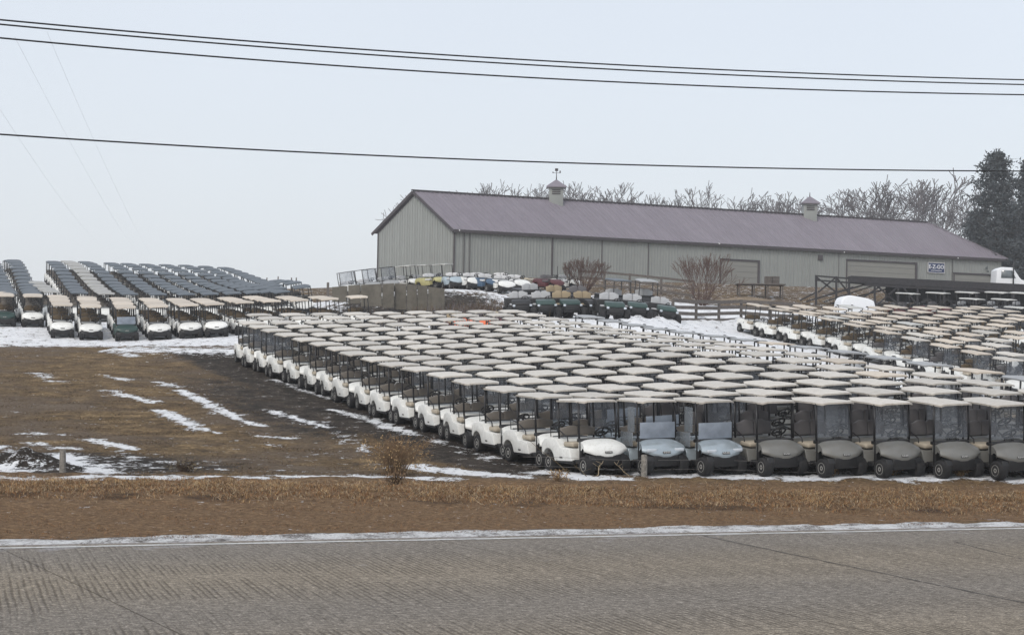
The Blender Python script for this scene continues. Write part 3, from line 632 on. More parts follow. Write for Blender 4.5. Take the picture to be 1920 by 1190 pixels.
def join_bulk(name, items):
    V = []; FV = []; FS = []; MI = []; mats = []; off = 0; cache = {}
    for x, y, yaw, v in items:
        m = np.array(cart_frame(x, y, yaw, v.get('z', 0)))
        lst = [(p, q, None) for p, q in parts_for(v) if p not in ('hdl', 'hdr')] + [('tyre', 'tyre_rubber', (sx, wy)) for sx, wy in WHEELS] + [('rim', 'rim_cover', (sx, wy)) for sx, wy in WHEELS if sx < 0]
        for p, q, wh in lst:
            key = (p, q)
            if key not in cache:
                me = M_(p, q); co = np.empty(len(me.vertices) * 3); me.vertices.foreach_get('co', co); fv = np.empty(len(me.loops), int); me.loops.foreach_get('vertex_index', fv)
                ln = np.empty(len(me.polygons), int); me.polygons.foreach_get('loop_total', ln); cache[key] = (co.reshape(-1, 3), fv, ln)
            co, fv, ln = cache[key]; c = co
            if wh: c = co * np.array([wh[0], wh[0], 1]) + np.array([wh[0] * .47, wh[1], .225])
            V.append(c @ m[:3, :3].T + m[:3, 3]); FV.append(fv + off); FS.append(ln)
            if q not in mats: mats.append(q)
            MI.append(np.full(len(ln), mats.index(q))); off += len(co)
    V = np.concatenate(V); FV = np.concatenate(FV); FS = np.concatenate(FS); MI = np.concatenate(MI)
    me = bpy.data.meshes.new(name); me.vertices.add(len(V)); me.vertices.foreach_set('co', V.ravel()); me.loops.add(len(FV)); me.loops.foreach_set('vertex_index', FV)
    me.polygons.add(len(FS)); me.polygons.foreach_set('loop_start', np.concatenate([[0], np.cumsum(FS)[:-1]])); me.polygons.foreach_set('material_index', MI); me.polygons.foreach_set('use_smooth', np.ones(len(FS), bool))
    me.update(calc_edges=True)
    for m in mats: me.materials.append(MT[m])
    return link(name, me)
tag(join_bulk('distant_golf_carts', BULK), 'massed slate-roofed golf carts climbing the snowy hill to the crest', kind='stuff')
print('CARTS', n_main, ncart, nright, len(BULK))
#@@REST
# ------------------------------------------------------------------ the long metal barn
cm('wall_metal', (.265, .28, .268), .55, var=.04, dirt=(.2, .19, .17), dirt_amt=.12, scale=1.2, rnd=.03)
cm('roof_metal', (.20, .18, .21), .50, metal=.0, var=.06, scale=.8, rnd=.05)
cm('trim_metal', (.045, .038, .042), .5)
cm('door_metal', (.225, .225, .205), .55, var=.04, scale=1)
cm('trim_white', (.6, .6, .6), .5)
C = P(850, 430, 170.); ZE = C.z
def at_z(u, v, z): a, b = ray(u, v); Y = (z - CZ) / b; return Vector((a * Y, Y, z))
D = at_z(1890, 486, ZE); E_ = at_z(697, 437, ZE); e1 = (D - C).normalized(); LEN = (D - C).length; gv = E_ - C
RZ = 3.75; rup = gv * .5 + Vector((0, 0, RZ)); HIP = LEN - 4.6                # ridge ends before the far corner
barn = empty('metal_barn', (C + gv * .5) - Vector((0, 0, 0))); barn.location.z = H(C.x, C.y)
tag(barn, 'long grey-green metal barn with dull purple roof and two cupolas on the hill', 'barn')
def bpar(o, par, me_world=True):
    o.parent = par; return o
bl = Vector(barn.location)
def bobj(name, mb, m, parent=barn, fix=False): 
    o = mb.obj(name, m, parent, fix); return o
def rel(v): return Vector(v) - bl
def rib_profile(width, nr=3):
    pts = [(0, 0)]; st = width / nr
    for k in range(nr): c = st * (k + .5); pts += [(c - .07, 0), (c - .035, .05), (c + .035, .05), (c + .07, 0)]
    pts.append((width - .012, 0)); return pts
nrm = e1.cross(rup).normalized(); nrm = nrm if nrm.z > 0 else -nrm
roof = MB(); o0 = rel(C) - nrm * .05
roof.add([o0, o0 + e1 * LEN, o0 + e1 * HIP + rup, o0 + rup, o0 + gv, o0 + gv + e1 * LEN], [(0, 1, 2, 3), (3, 2, 5, 4), (1, 5, 2)])
roof_o = bobj('roof', roof, 'roof_metal')
SW = .914; ns = int(LEN / SW); SW = LEN / ns; pr = rib_profile(SW, 2); sheet_me = None
for k in range(ns):
    x0 = k * SW; full = x0 + SW <= HIP
    if full and sheet_me: link('roof_sheet', sheet_me, roof_o, rel(C) + e1 * x0); continue
    b = MB(); vs = []
    for px, pz in pr:
        tt = 1. if x0 + px <= HIP else max(0.02, (LEN - x0 - px) / (LEN - HIP)); q = e1 * (px if full else px) + nrm * (pz + .01)
        vs += [q, q + rup * tt]
    b.add(vs, [(2 * i, 2 * i + 2, 2 * i + 3, 2 * i + 1) for i in range(len(pr) - 1)])
    me_ = b.mesh('roof_sheet', 'roof_metal')
    if full: sheet_me = me_
    link('roof_sheet', me_, roof_o, rel(C) + e1 * x0)
inset = .38; wn = Vector((e1.y, -e1.x, 0)); gn_ = gv.normalized()
W0 = C + e1 * inset + gn_ * inset; WL = LEN - 2 * inset; zb = min(H(C.x, C.y), 10.8 + .6) - 1.2
Wh = ZE - zb - .02
wall = MB(); q0 = rel(Vector((W0.x, W0.y, zb))); gl = gv.length - 2 * inset
c4 = [q0, q0 + e1 * WL, q0 + e1 * WL + gn_ * gl, q0 + gn_ * gl]; u3 = Vector((0, 0, Wh))
inn = [p_ + (sum(c4, Vector()) / 4 - p_).normalized() * .06 for p_ in c4]
wall.add(inn + [p_ + u3 for p_ in inn], [(0, 1, 5, 4), (1, 2, 6, 5), (2, 3, 7, 6), (3, 0, 4, 7)])
apex_ = (inn[0] + inn[3]) * .5 + u3 + Vector((0, 0, RZ - .35)); wall.add([inn[0] + u3, inn[3] + u3, apex_], [(0, 1, 2)])
wall_o = bobj('wall', wall, 'wall_metal')
nw = int(WL / .914); ww = WL / nw; pr = rib_profile(ww); b = MB(); vs = []
for px, pz in pr: vs += [e1 * px + wn * (pz + .005), e1 * px + wn * (pz + .005) + u3]
b.add(vs, [(2 * i, 2 * i + 2, 2 * i + 3, 2 * i + 1) for i in range(len(pr) - 1)]); wp = b.mesh('wall_panel', 'wall_metal')
for k in range(nw): link('wall_panel', wp, wall_o, q0 + e1 * (k * ww))
ng = int(gl / .9); gw = gl / ng; pr = rib_profile(gw); gnorm = Vector((-gn_.y, gn_.x, 0)); gnorm = gnorm if gnorm.x < 0 else -gnorm
for k in range(ng):
    b = MB(); vs = []
    for px, pz in pr:
        s_ = k * gw + px; hh = Wh + (RZ - .25) * (1 - abs(2 * s_ / gl - 1)); vs += [gn_ * px + gnorm * (pz + .005), gn_ * px + gnorm * (pz + .005) + Vector((0, 0, hh))]
    b.add(vs, [(2 * i, 2 * i + 2, 2 * i + 3, 2 * i + 1) for i in range(len(pr) - 1)]); link('wall_panel', b.mesh('gable_panel', 'wall_metal'), wall_o, q0 + gn_ * (k * gw))
# trims
b = MB(); b.beam(rel(C) - Vector((0, 0, .12)) + wn * .02, rel(D) - Vector((0, 0, .12)) + wn * .02, .06, .26); bobj('eave_trim', b, 'trim_metal')
b = MB(); b.beam(rel(C) - Vector((0, 0, .14)), rel(C) + rup - Vector((0, 0, .10)), .07, .26); bobj('rake_trim', b, 'trim_metal')
b = MB(); b.beam(rel(E_) - Vector((0, 0, .14)), rel(C) + rup - Vector((0, 0, .10)), .07, .26); bobj('rake_trim', b, 'trim_metal')
b = MB(); b.beam(rel(C) + rup + Vector((0, 0, .07)) - e1 * .1, rel(C) + rup + e1 * HIP + Vector((0, 0, .07)), .35, .10); bobj('ridge_cap', b, 'trim_metal')
b = MB(); b.beam(rel(C) + rup + e1 * HIP + Vector((0, 0, .07)), rel(D) + Vector((0, 0, .05)), .22, .08); bobj('hip_cap', b, 'roof_metal')
for s_, wd in ((0.02, .16), (1.0, .07), (1.55, .05)):
    b = MB(); p_ = q0 + e1 * s_ + wn * .08; b.beam(p_, p_ + u3, wd, wd); bobj('downspout' if s_ > .5 else 'corner_trim', b, 'trim_metal')
b = MB(); p_ = q0 + gn_ * gl + gnorm * .05; b.beam(p_, p_ + u3, .12, .12); bobj('corner_trim', b, 'trim_metal')
def onwall(u, v, off=.0):
    a, bb = ray(u, v); d = Vector((a, 1, bb)); o = Vector((W0.x, W0.y, 0)) + wn * off; tt = (o - Vector((0, 0, CZ))).dot(wn) / d.dot(wn); return Vector((0, 0, CZ)) + d * tt
for u, v0 in ((1036, 445), (1129, 451), (1216, 456), (1573, 470), (1786, 485)):
    p_ = onwall(u, v0, .06); wd = .16 if u < 1100 else (.10 if u < 1300 else .04); b = MB(); b.beam(rel((p_.x, p_.y, zb)), rel((p_.x, p_.y, ZE - .28)), wd, .05); bobj('door_seam', b, 'trim_metal')
def bdoor(u0, u1, v0):
    a = onwall(u0, v0, .04); c = onwall(u1, v0 + (u1 - u0) * .06, .04); top = a.z; b = MB(); z0 = zb + .6; wdt = (c - a).xy.length; h_ = top - z0
    fr = empty('overhead_door', rel((a.x, a.y, z0))); fr.parent = barn
    npn = max(3, int(h_ / .55)); ph_ = h_ / npn
    for k in range(npn):
        bb = MB(); m0 = e1 * 0 + Vector((0, 0, k * ph_)); bb.add([m0 + wn * .04, m0 + wn * .04 + e1 * wdt, m0 + wn * .04 + e1 * wdt + Vector((0, 0, ph_ - .03)), m0 + wn * .04 + Vector((0, 0, ph_ - .03))] + [m0, m0 + e1 * wdt, m0 + e1 * wdt + Vector((0, 0, ph_ - .03)), m0 + Vector((0, 0, ph_ - .03))],
            [(0, 1, 2, 3), (0, 4, 5, 1), (3, 2, 6, 7), (0, 3, 7, 4), (1, 5, 6, 2)]); bb.obj('door_panel', 'door_metal', fr)
    bb = MB(); z1 = Vector((0, 0, h_)); 
    bb.beam(wn * .06, z1 + wn * .06, .12, .14); bb.beam(e1 * wdt + wn * .06, e1 * wdt + z1 + wn * .06, .22, .14); bb.beam(z1 + wn * .06 - e1 * .06, z1 + wn * .06 + e1 * (wdt + .1), .14, .16); bb.obj('door_frame', 'trim_metal', fr)
bdoor(1351, 1422, 486); bdoor(1587, 1717, 487); bdoor(1788, 1869, 512)
# cupolas
def cupola(u, vane):
    ut = None; best = min((abs(((rel(C) + bl + rup + e1 * s_).x / (C + rup + e1 * s_).y * F + 960) - (u + K * (365 - 595))), s_) for s_ in np.linspace(0, HIP, 600))[1]
    base = rel(C) + rup + e1 * best; cu = empty('cupola', base); cu.parent = barn; b = MB(); b.rbox((0, 0, .25), (1.35, 1.35, 1.9), .02); b.obj('cupola_base', 'wall_metal', cu)
    b = MB(); k = .95; b.add([(-k, -k, 1.2), (k, -k, 1.2), (k, k, 1.2), (-k, k, 1.2), (0, 0, 1.95), (-k, -k, 1.1), (k, -k, 1.1), (k, k, 1.1), (-k, k, 1.1)], [(0, 1, 4), (1, 2, 4), (2, 3, 4), (3, 0, 4), (0, 5, 6, 1), (1, 6, 7, 2), (2, 7, 8, 3), (3, 8, 5, 0), (8, 7, 6, 5)]); b.obj('cupola_roof', 'roof_metal', cu)
    for z_ in (.5, .68, .86):
        b = MB(); b.box((0, -.70, z_), (.8, .04, .10)); b.obj('louvre', 'trim_metal', cu)
    b = MB(); b.tube([(0, 0, 1.9), (0, 0, 2.35 if not vane else 2.9)], [.06, .02], 6)
    if vane:
        b.tube([(-.38, 0, 2.55), (.38, 0, 2.55)], .02, 5); b.tube([(0, -.3, 2.4), (0, .3, 2.4)], .018, 5); b.rbox((.0, 0, 2.86), (.30, .04, .26), .02); b.rbox((.34, 0, 2.66), (.12, .03, .22), .01); b.rbox((-.34, 0, 2.6), (.12, .03, .10), .01)
    b.obj('weathervane' if vane else 'finial', 'trim_metal', cu)
cupola(1042, True); cupola(1519, False)
for u, v in ((861, 432), (1348, 457), (1582, 473), (1795, 484)):
    p_ = onwall(u, v, .25); b = MB(); b.rbox(tuple(rel(p_)), (.18, .3, .14), .02); b.tube([rel(p_) - wn * .25, rel(p_)], .03, 5); bobj('wall_lamp', b, 'trim_white')
p_ = onwall(1538, 483, .1); b = MB(); b.rbox(tuple(rel(p_)), (.5, .12, .55), .03); bobj('wall_vent', b, 'trim_metal')
# sign on the wall
cm('sign_blue', (.015, .035, .11), .45, var=.03); cm('sign_print', (.75, .76, .78), .5)
p_ = onwall(1755.5, 502, .12); sg = empty('wall_sign', p_); ang = math.atan2(e1.y, e1.x); sg.rotation_euler = (0, 0, ang); tag(sg, 'blue rectangular sign with white E-Z-GO lettering on the barn wall', 'sign')
b = MB(); b.rbox((0, .03, 0), (2.0, .06, 1.0), .02); b.obj('sign_board', 'sign_blue', sg)
b = MB()
for x, z, dx, dz in ((0, .5, 2.08, .06), (0, -.5, 2.08, .06), (-1.01, 0, .06, 1.06), (1.01, 0, .06, 1.06)): b.box((x, .025, z), (dx, .1, dz))
b.obj('sign_frame', 'trim_white', sg)
link('lettering', text_mesh('lettering', 'E-Z-GO', .56, 'sign_print', .01), sg, (0, -.012, .08), (math.radians(90), 0, 0))
b = MB(); b.box((0, -.012, -.28), (1.3, .02, .05)); b.obj('underline', 'sign_print', sg)

# ------------------------------------------------------------------ trees
cm('bark_grey', (.165, .155, .16), .9, var=.2); cm('twig_red', (.10, .058, .045), .9, var=.2); cm('needle', (.060, .072, .078), .85, var=.4, scale=.7, rnd=.1); cm('bark_pine', (.06, .045, .04), .9)  # pine needles lightened: part of the distance haze is put into their colour
def grow(b, p, d, L, r, depth, spread, up_, rnd_, minr=.010):
    k = 3 if depth > 2 else 2; pts = [p]; rs = [r]; q = p.copy(); dd = d.copy()
    for i in range(k):
        dd = (dd + Vector((rnd_.gauss(0, .13), rnd_.gauss(0, .13), rnd_.gauss(0, .08) + up_ * .1))).normalized(); q = q + dd * (L / k); pts.append(q.copy()); rs.append(max(minr, r * (1 - .38 * (i + 1) / k)))
    b.tube(pts, rs, 5 if r > .06 else 3, cap=False)
    if depth == 0: return
    nch = rnd_.choice((2, 2, 3)) + (1 if depth <= 1 else 0)
    for c in range(nch):
        ax = Vector((rnd_.gauss(0, 1), rnd_.gauss(0, 1), rnd_.gauss(0, .6))).normalized(); nd = (dd + ax * spread * rnd_.uniform(.6, 1.2) + Vector((0, 0, up_ * .25))).normalized()
        st = pts[-1] if c < 2 else pts[rnd_.randint(1, k)]
        grow(b, st, nd, L * rnd_.uniform(.62, .82), rs[-1] * rnd_.uniform(.6, .8), depth - 1, spread, up_, rnd_, minr)
def bare_meshes(seed, depth=6, minr=.018):
    rr = random.Random(seed); tr = MB(); tr.tube([(0, 0, -.3), (.02, 0, .8), (.05, .03, 1.8)], [.26, .20, .17], 7); cr_ = MB()
    for k in range(4): grow(cr_, Vector((.04, .02, 1.5 + .12 * k)), Vector((rr.gauss(0, .5), rr.gauss(0, .5), 1)).normalized(), 2.2, .12, depth - 1, .74, .42, rr, minr)
    zs = max(p[2] for p in cr_.v); return tr.mesh('trunk', 'bark_grey'), cr_.mesh('branches', 'bark_grey'), zs
BT = [bare_meshes(s_) for s_ in (3, 8, 15, 21, 34)]
def skyz(u, v, Y): return P(u, v, Y)
trees = [(895, 338, 210, .9), (938, 341, 212, .85), (1030, 352, 212, .8), (1068, 346, 210, .9), (1120, 340, 212, 1.), (1180, 352, 215, .8), (1262, 362, 218, .7), (1322, 346, 220, .9), (1400, 370, 222, .8), (1440, 358, 220, 1.), (1478, 364, 224, .8), (1560, 353, 222, 1.), (1605, 368, 226, .9), (1645, 362, 224, .9), (1700, 335, 220, 1.1), (1735, 322, 226, 1.2), (1775, 338, 224, 1.1), (1800, 372, 222, .9)]
tl = ['pale bare tree rising behind the left end of the barn roof', 'round-crowned bare tree just right of the leftmost one behind the barn', 'bare tree left of the cupola with the weathervane', 'bare tree just right of the weathervane cupola', 'tall bare tree second to the right of the weathervane cupola', 'low bare tree third to the right of the weathervane cupola',
      'thin sparse bare tree behind the middle of the barn roof', 'slim tall bare tree behind the middle of the barn roof', 'bare tree at the left of the row before the right cupola', 'broad bare tree halfway between the slim tree and the right cupola', 'bare tree directly left of the right cupola', 'broad bare tree directly right of the right cupola',
      'small bare tree second to the right of the right cupola', 'bare tree third to the right of the right cupola', 'big bare tree at the left of the tallest bare trio near the pines', 'tallest bare tree behind the right end of the barn roof', 'big bare tree at the right of the tallest bare trio near the pines', 'shorter bare tree touching the left side of the pines']
random.seed(4)
for i, ((u, v, Y, wsc), lab_) in enumerate(zip(trees, tl)):
    tp = P(u, v, Y); gz = H(tp.x, Y); tr_, cr_, zs = BT[i % 5]; hh = (tp.z - gz) * 1.0; sc = hh / zs
    t_ = empty('bare_tree', (tp.x, Y, gz), random.uniform(0, 6)); t_.scale = (sc * wsc * 1.2, sc * wsc * 1.2, sc); tag(t_, lab_, 'tree', 'bare trees behind the barn'); link('trunk', tr_, t_); link('branches', cr_, t_)
def shrub(u, v, Y, hgt, seed, lab_):
    rr = random.Random(seed); g = P(u, v, Y); t_ = empty('bare_shrub', (g.x, Y, H(g.x, Y))); tag(t_, lab_, 'shrub', 'bare shrubs in front of the barn')
    for k in range(26):
        b = MB(); an = 6.283 * k / 26 + rr.uniform(-.2, .2); ln = rr.uniform(.2, 1.25)
        grow(b, Vector((math.cos(an) * .15, math.sin(an) * .15, 0)), Vector((math.cos(an) * ln, math.sin(an) * ln, 1)).normalized(), hgt * .42, .035, 3, .42, .5, rr, .011); b.obj('stem', 'twig_red', t_)
shrub(1096, 535, 128, 2.2, 5, 'smaller reddish bare shrub behind the green utility carts')
shrub(1318, 552, 122, 3.1, 9, 'larger reddish bare shrub behind the brown board fence')
def pine(u, v, Y, wd, seed, lab_):
    rr = random.Random(seed); tp = P(u, v, Y); gz = H(tp.x, Y) - .5; hh = tp.z - gz; t_ = empty('pine_tree', (tp.x, Y, gz)); tag(t_, lab_, 'tree', 'pines at the right end of the barn')
    b = MB(); b.tube([(0, 0, 0), (.1, 0, hh * .5), (0, 0, hh * .97)], [.38, .24, .04], 8); b.obj('trunk', 'bark_pine', t_)
    L = MB(); vs = []; 
    def clump(c, r, n_):
        for _ in range(n_):
            p_ = c + Vector((rr.gauss(0, r * .5), rr.gauss(0, r * .5), rr.gauss(0, r * .36))); d = Vector((rr.gauss(0, 1), rr.gauss(0, 1), rr.gauss(.5, .7))).normalized(); s_ = rr.uniform(.18, .42)
            sd_ = d.cross(Vector((rr.gauss(0, 1), rr.gauss(0, 1), rr.gauss(0, 1)))).normalized() * s_ * .32; L.add([p_ - sd_, p_ + sd_, p_ + d * s_], [(0, 1, 2)])
    bb = MB(); z = hh * .12
    while z < hh * .985:
        fr_ = z / hh; R_ = wd * (1 - fr_) ** .55 * (1.0 if fr_ < .7 else 1.0) * rr.uniform(.72, 1.1); k_ = 5
        for q in range(k_):
            an = rr.uniform(0, 6.283); rl = R_ * rr.uniform(.55, 1.08); d = Vector((math.cos(an), math.sin(an), rr.uniform(.05, .5))); p0 = Vector((0, 0, z)); p1 = p0 + d * rl
            bb.tube([p0, (p0 + p1) / 2 + Vector((0, 0, -.1)), p1], [.07, .045, .02], 3, cap=False)
            for s_ in (.35, .6, .82, 1.0): clump(p0.lerp(p1, s_) + Vector((0, 0, .1)), .62 + .2 * (1 - fr_), 20)
        z += hh * .030
    clump(Vector((0, 0, hh * .96)), .8, 90); clump(Vector((.2, 0, hh * .90)), 1.2, 140)
    bb.obj('limbs', 'bark_pine', t_); L.obj('needles', 'needle', t_)
pine(1868, 284, 196, 4.6, 2, 'tallest dark pine, at the right end of the barn')
pine(1932, 300, 203, 4.8, 6, 'dark pine cut by the right edge of the photo')
pine(1835, 402, 208, 4.2, 12, 'lower dark pine tucked between the bare trees and the tallest pine')
pine(1900, 390, 202, 4.4, 19, 'low dark pine filling the gap between the two tall pines')

# ------------------------------------------------------------------ overhead wires
cm('wire_black', (.012, .012, .014), .6, var=.1); cm('wire_grey', (.62, .64, .68), .6, var=.05)
def wire(pts, Y0, Y1, r, lab_, m='wire_black', grp='overhead wires across the sky'):
    us = [p[0] for p in pts]; co = np.polyfit(us, [p[1] for p in pts], 2); b = MB(); pp = []
    for u in np.linspace(-500, 2420, 60):
        Y = Y0 + (Y1 - Y0) * u / 1920.; pp.append(P(u, float(np.polyval(co, u)), Y))
    b.tube(pp, r, 6); tag(b.obj('overhead_wire', m), lab_, 'wire', grp)
wire([(0, 37.5), (960, 111), (1920, 150)], 27, 35, .013, 'topmost black wire of the upper three across the sky')
wire([(0, 46), (960, 120), (1920, 159)], 27.2, 35.2, .013, 'middle black wire of the upper three, close under the topmost')
wire([(0, 71.5), (960, 144), (1920, 178)], 26.6, 34.6, .013, 'lowest black wire of the upper three across the sky')
wire([(0, 252), (960, 302), (1920, 321)], 26.9, 34.9, .013, 'single black wire crossing the sky alone below the upper three')
for (u0, v0, u1, v1, lab_) in ((88, 60, 290, 490, 'rightmost of the faint grey wires sloping down at left'), (28, 70, 262, 480, 'middle faint grey wire sloping down at left'), (0, 205, 200, 470, 'leftmost faint grey wire sloping down at left')):
    b = MB(); a = P(u0, v0, 70); c = P(u1, v1, 190); pp = [a.lerp(c, q) - Vector((0, 0, 9 * q * (1 - q) * .25)) for q in np.linspace(0, 1, 24)]; b.tube(pp, .0045, 4); tag(b.obj('distant_wire', 'wire_grey'), lab_, 'wire', 'faint wires at left')

# ------------------------------------------------------------------ boards, posts, bank
cm('old_wood', (.105, .092, .082), .85, var=.3, scale=8, bump=.3, dirt=(.22, .2, .19), dirt_amt=.4); cm('post_wood', (.23, .215, .19), .9, var=.35, scale=14, bump=.6, dirt=(.07, .06, .05), dirt_amt=.8)
cm('panel_earth', (.115, .105, .085), .9, var=.2, scale=1.5, dirt=(.05, .045, .035), dirt_amt=.6, bump=.3)
def board_fence(pts, n_rail, hgt, lab_, grp=None, seg=2.4, wd=.17, gap=0):
    a = pts[0]; t_ = empty('board_fence', (a[0], a[1], H(*a))); tag(t_, lab_, 'fence', grp); o = Vector(t_.location); pos = []
    for p, q in zip(pts[:-1], pts[1:]):
        L = math.hypot(q[0] - p[0], q[1] - p[1]); n_ = max(1, round(L / seg)); pos += [(p[0] + (q[0] - p[0]) * k / n_, p[1] + (q[1] - p[1]) * k / n_) for k in range(n_)]
    pos.append(pts[-1])
    for x, y in pos:
        b = MB(); b.rbox((x - o.x, y - o.y, H(x, y) - o.z + hgt / 2 - .1), (.16, .16, hgt + .3), .012, 1); b.obj('post', 'old_wood', t_)
    for (x0, y0), (x1, y1) in zip(pos[:-1], pos[1:]):
        for k in range(n_rail):
            z = hgt * (.16 + .80 * k / max(1, n_rail - 1)); j0, j1 = random.uniform(-.03, .03), random.uniform(-.03, .03)
            b = MB(); b.beam(Vector((x0, y0 - .10, H(x0, y0) + z + j0)) - o, Vector((x1, y1 - .10, H(x1, y1) + z + j1)) - o, .045, wd); b.obj('rail', 'old_wood', t_)
random.seed(21)
def gp2(u, Y): a, _ = ray(u, 560); return (a * Y, Y)
board_fence([gp2(1262, 108), gp2(1390, 112), gp2(1500, 113)], 4, 1.35, 'dark weathered four-board fence along the back of the snowy lot', seg=2.1, wd=.2)
board_fence([gp2(1085, 138), gp2(1180, 137), gp2(1300, 133)], 3, 1.2, 'grey rail fence between the barn and the green utility carts')
for u, v, hh, lab_ in ((1207, 893, .50, 'short split wooden fence post between the nearest white and silver carts'), (117, 886, .52, 'short grey wooden fence post in the icy grass at lower left'), (1602, 884, .30, 'low wooden fence post stub before the champagne carts')):
    g = G(u, v, 30, 60); b = MB(); rr = .075
    b.tube([(0, 0, -.2), (.005, 0, hh * .5), (.0, .01, hh), (0, .01, hh + .01)], [rr, rr * .97, rr * .93, rr * .6], 9, smooth=False); o = b.obj('fence_post', 'post_wood'); o.location = g; tag(o, lab_, 'post', 'old fence posts along the verge')
cm('fence_wire', (.20, .19, .18), .5, metal=.5)
for zz, lab_ in ((.42, 'upper thin fence wire strung before the front carts'), (.20, 'lower thin fence wire strung before the front carts')):
    b = MB(); pp = []
    for u in np.linspace(980, 2000, 30): g = G(float(u), 891, 30, 60); pp.append((g.x, g.y, -.02 + CZ - 2.1 + zz + .02 * math.sin(u * .02)))
    b.tube(pp, .0035, 4); tag(b.obj('fence_wire', 'fence_wire'), lab_, 'wire', 'fence wires at the verge')
for (u, v, hh), od in zip(((500, 523, .9), (521, 521, 1.0), (546, 523, .9), (555, 525, .9)), ('leftmost', 'second from left', 'third from left', 'rightmost')):
    g = P(u, v, 150); b = MB(); b.tube([(0, 0, -.3), (.03, 0, hh)], .05, 5); o = b.obj('fence_post', 'old_wood'); o.location = (g.x, 150, H(g.x, 150)); tag(o, 'thin dark post on the skyline right of the hill carts, ' + od + ' of four', 'post', 'skyline posts')
g = P(615, 535, 122); b = MB(); b.rbox((0, 0, .5), (.15, .15, 1.5), .01); o = b.obj('fence_post', 'old_wood'); o.location = (g.x, 122, H(g.x, 122)); tag(o, 'thick dark post at the left end of the earth-coloured panel wall', 'post')
# retaining wall of old panels
pw = empty('retaining_wall', (P(730, 560, 112).x, 112, H(P(730, 560, 112).x, 112))); tag(pw, 'low retaining wall of muddy upright panels left of the barn yard', 'wall'); o = Vector(pw.location); random.seed(2)
for u0, u1, vt0, vt1, vb in ((622, 652, 538, 536, 566), (652, 676, 535, 534, 569), (676, 716, 534, 532, 574), (716, 739, 532, 531, 577), (739, 762, 531, 532, 580), (762, 782, 532, 534, 583), (782, 802, 534, 536, 586), (802, 834, 537, 541, 592)):
    Y = 112 + random.uniform(-.25, .25) - max(0, (u1 - 760)) * .03; a, b_, c, d = P(u0 + .8, vb, Y - .35), P(u1 - .4, vb, Y - .35), P(u1 - .4, vt1, Y), P(u0 + .8, vt0, Y); th_ = Vector((0, .12, 0))
    b = MB(); vs = [p - o for p in (a, b_, c, d)]; b.add(vs + [p + th_ for p in vs], [(0, 1, 2, 3), (7, 6, 5, 4), (0, 4, 5, 1), (1, 5, 6, 2), (2, 6, 7, 3), (3, 7, 4, 0)]); b.obj('panel', 'panel_earth', pw)

# ------------------------------------------------------------------ utility carts, old carts in the yard
def pm_ubody():
    b = MB(); b.prism([(.30, .42), (.30, .95), (.36, 1.0), (1.45, 1.0), (1.45, .55), (.3, .42)][:5], -.62, .62, .03); return b
def pm_uhood():
    b = MB(); b.prism([(-1.22, .66), (-1.22, .76), (-1.0, .90), (-.62, .96), (-.60, .70)], -.46, .46, .11, 3); return b
def pm_uchas():
    b = MB(); b.rbox((0, 0, .42), (.80, 2.3, .22), .03); b.rbox((0, -1.10, .54), (.78, .44, .24), .05); b.rbox((0, -.1, .55), (1.1, .8, .25), .03); return b
def pm_utyre():
    b = MB(); b.lathe_x([(.13, .12), (.13, .2), (.14, .25), (.12, .29), (-.12, .29), (-.14, .25), (-.13, .12)], (0, 0, 0), 16); return b
def pm_ulamp():
    b = MB(); b.rbox((0, 0, 0), (.13, .05, .10), .02); return b
BLD.update(ubody=pm_ubody, uhood=pm_uhood, uchas=pm_uchas, utyre=pm_utyre, ulamp=pm_ulamp, uback=lambda: pm_back(.42, .92))
def utility(x, y, yaw, hood, seat, lab_, roof=None):
    r = empty('utility_cart'); r.matrix_world = cart_frame(x, y, yaw) @ Matrix.Scale(1.12, 4); tag(r, lab_, 'utility cart', 'parked utility carts behind the snowy lot')
    for nm, part, m in (('cargo_bed', 'ubody', 'black_plastic'), ('hood', 'uhood', hood), ('chassis', 'uchas', 'black_plastic'), ('seat', 'seat', seat), ('backrest', 'uback', seat), ('steering_wheel', 'steer', 'black_plastic')): link(nm, M_(part, m), r)
    for sx in (-1, 1):
        link('headlight', M_('ulamp', 'lamp_lens'), r, (sx * .42, -1.345, .66))
        for yy in (-.92, .92): link('wheel', M_('utyre', 'tyre_rubber'), r, (sx * .60, yy, .28))
    if roof:
        link('roof', M_('roof', roof), r, (0, 0, .12))
        for q in ('fpl', 'fpr', 'rpl', 'rpr'): link('canopy_post', M_(q, 'black_metal'), r, (0, 0, .08))
random.seed(31)
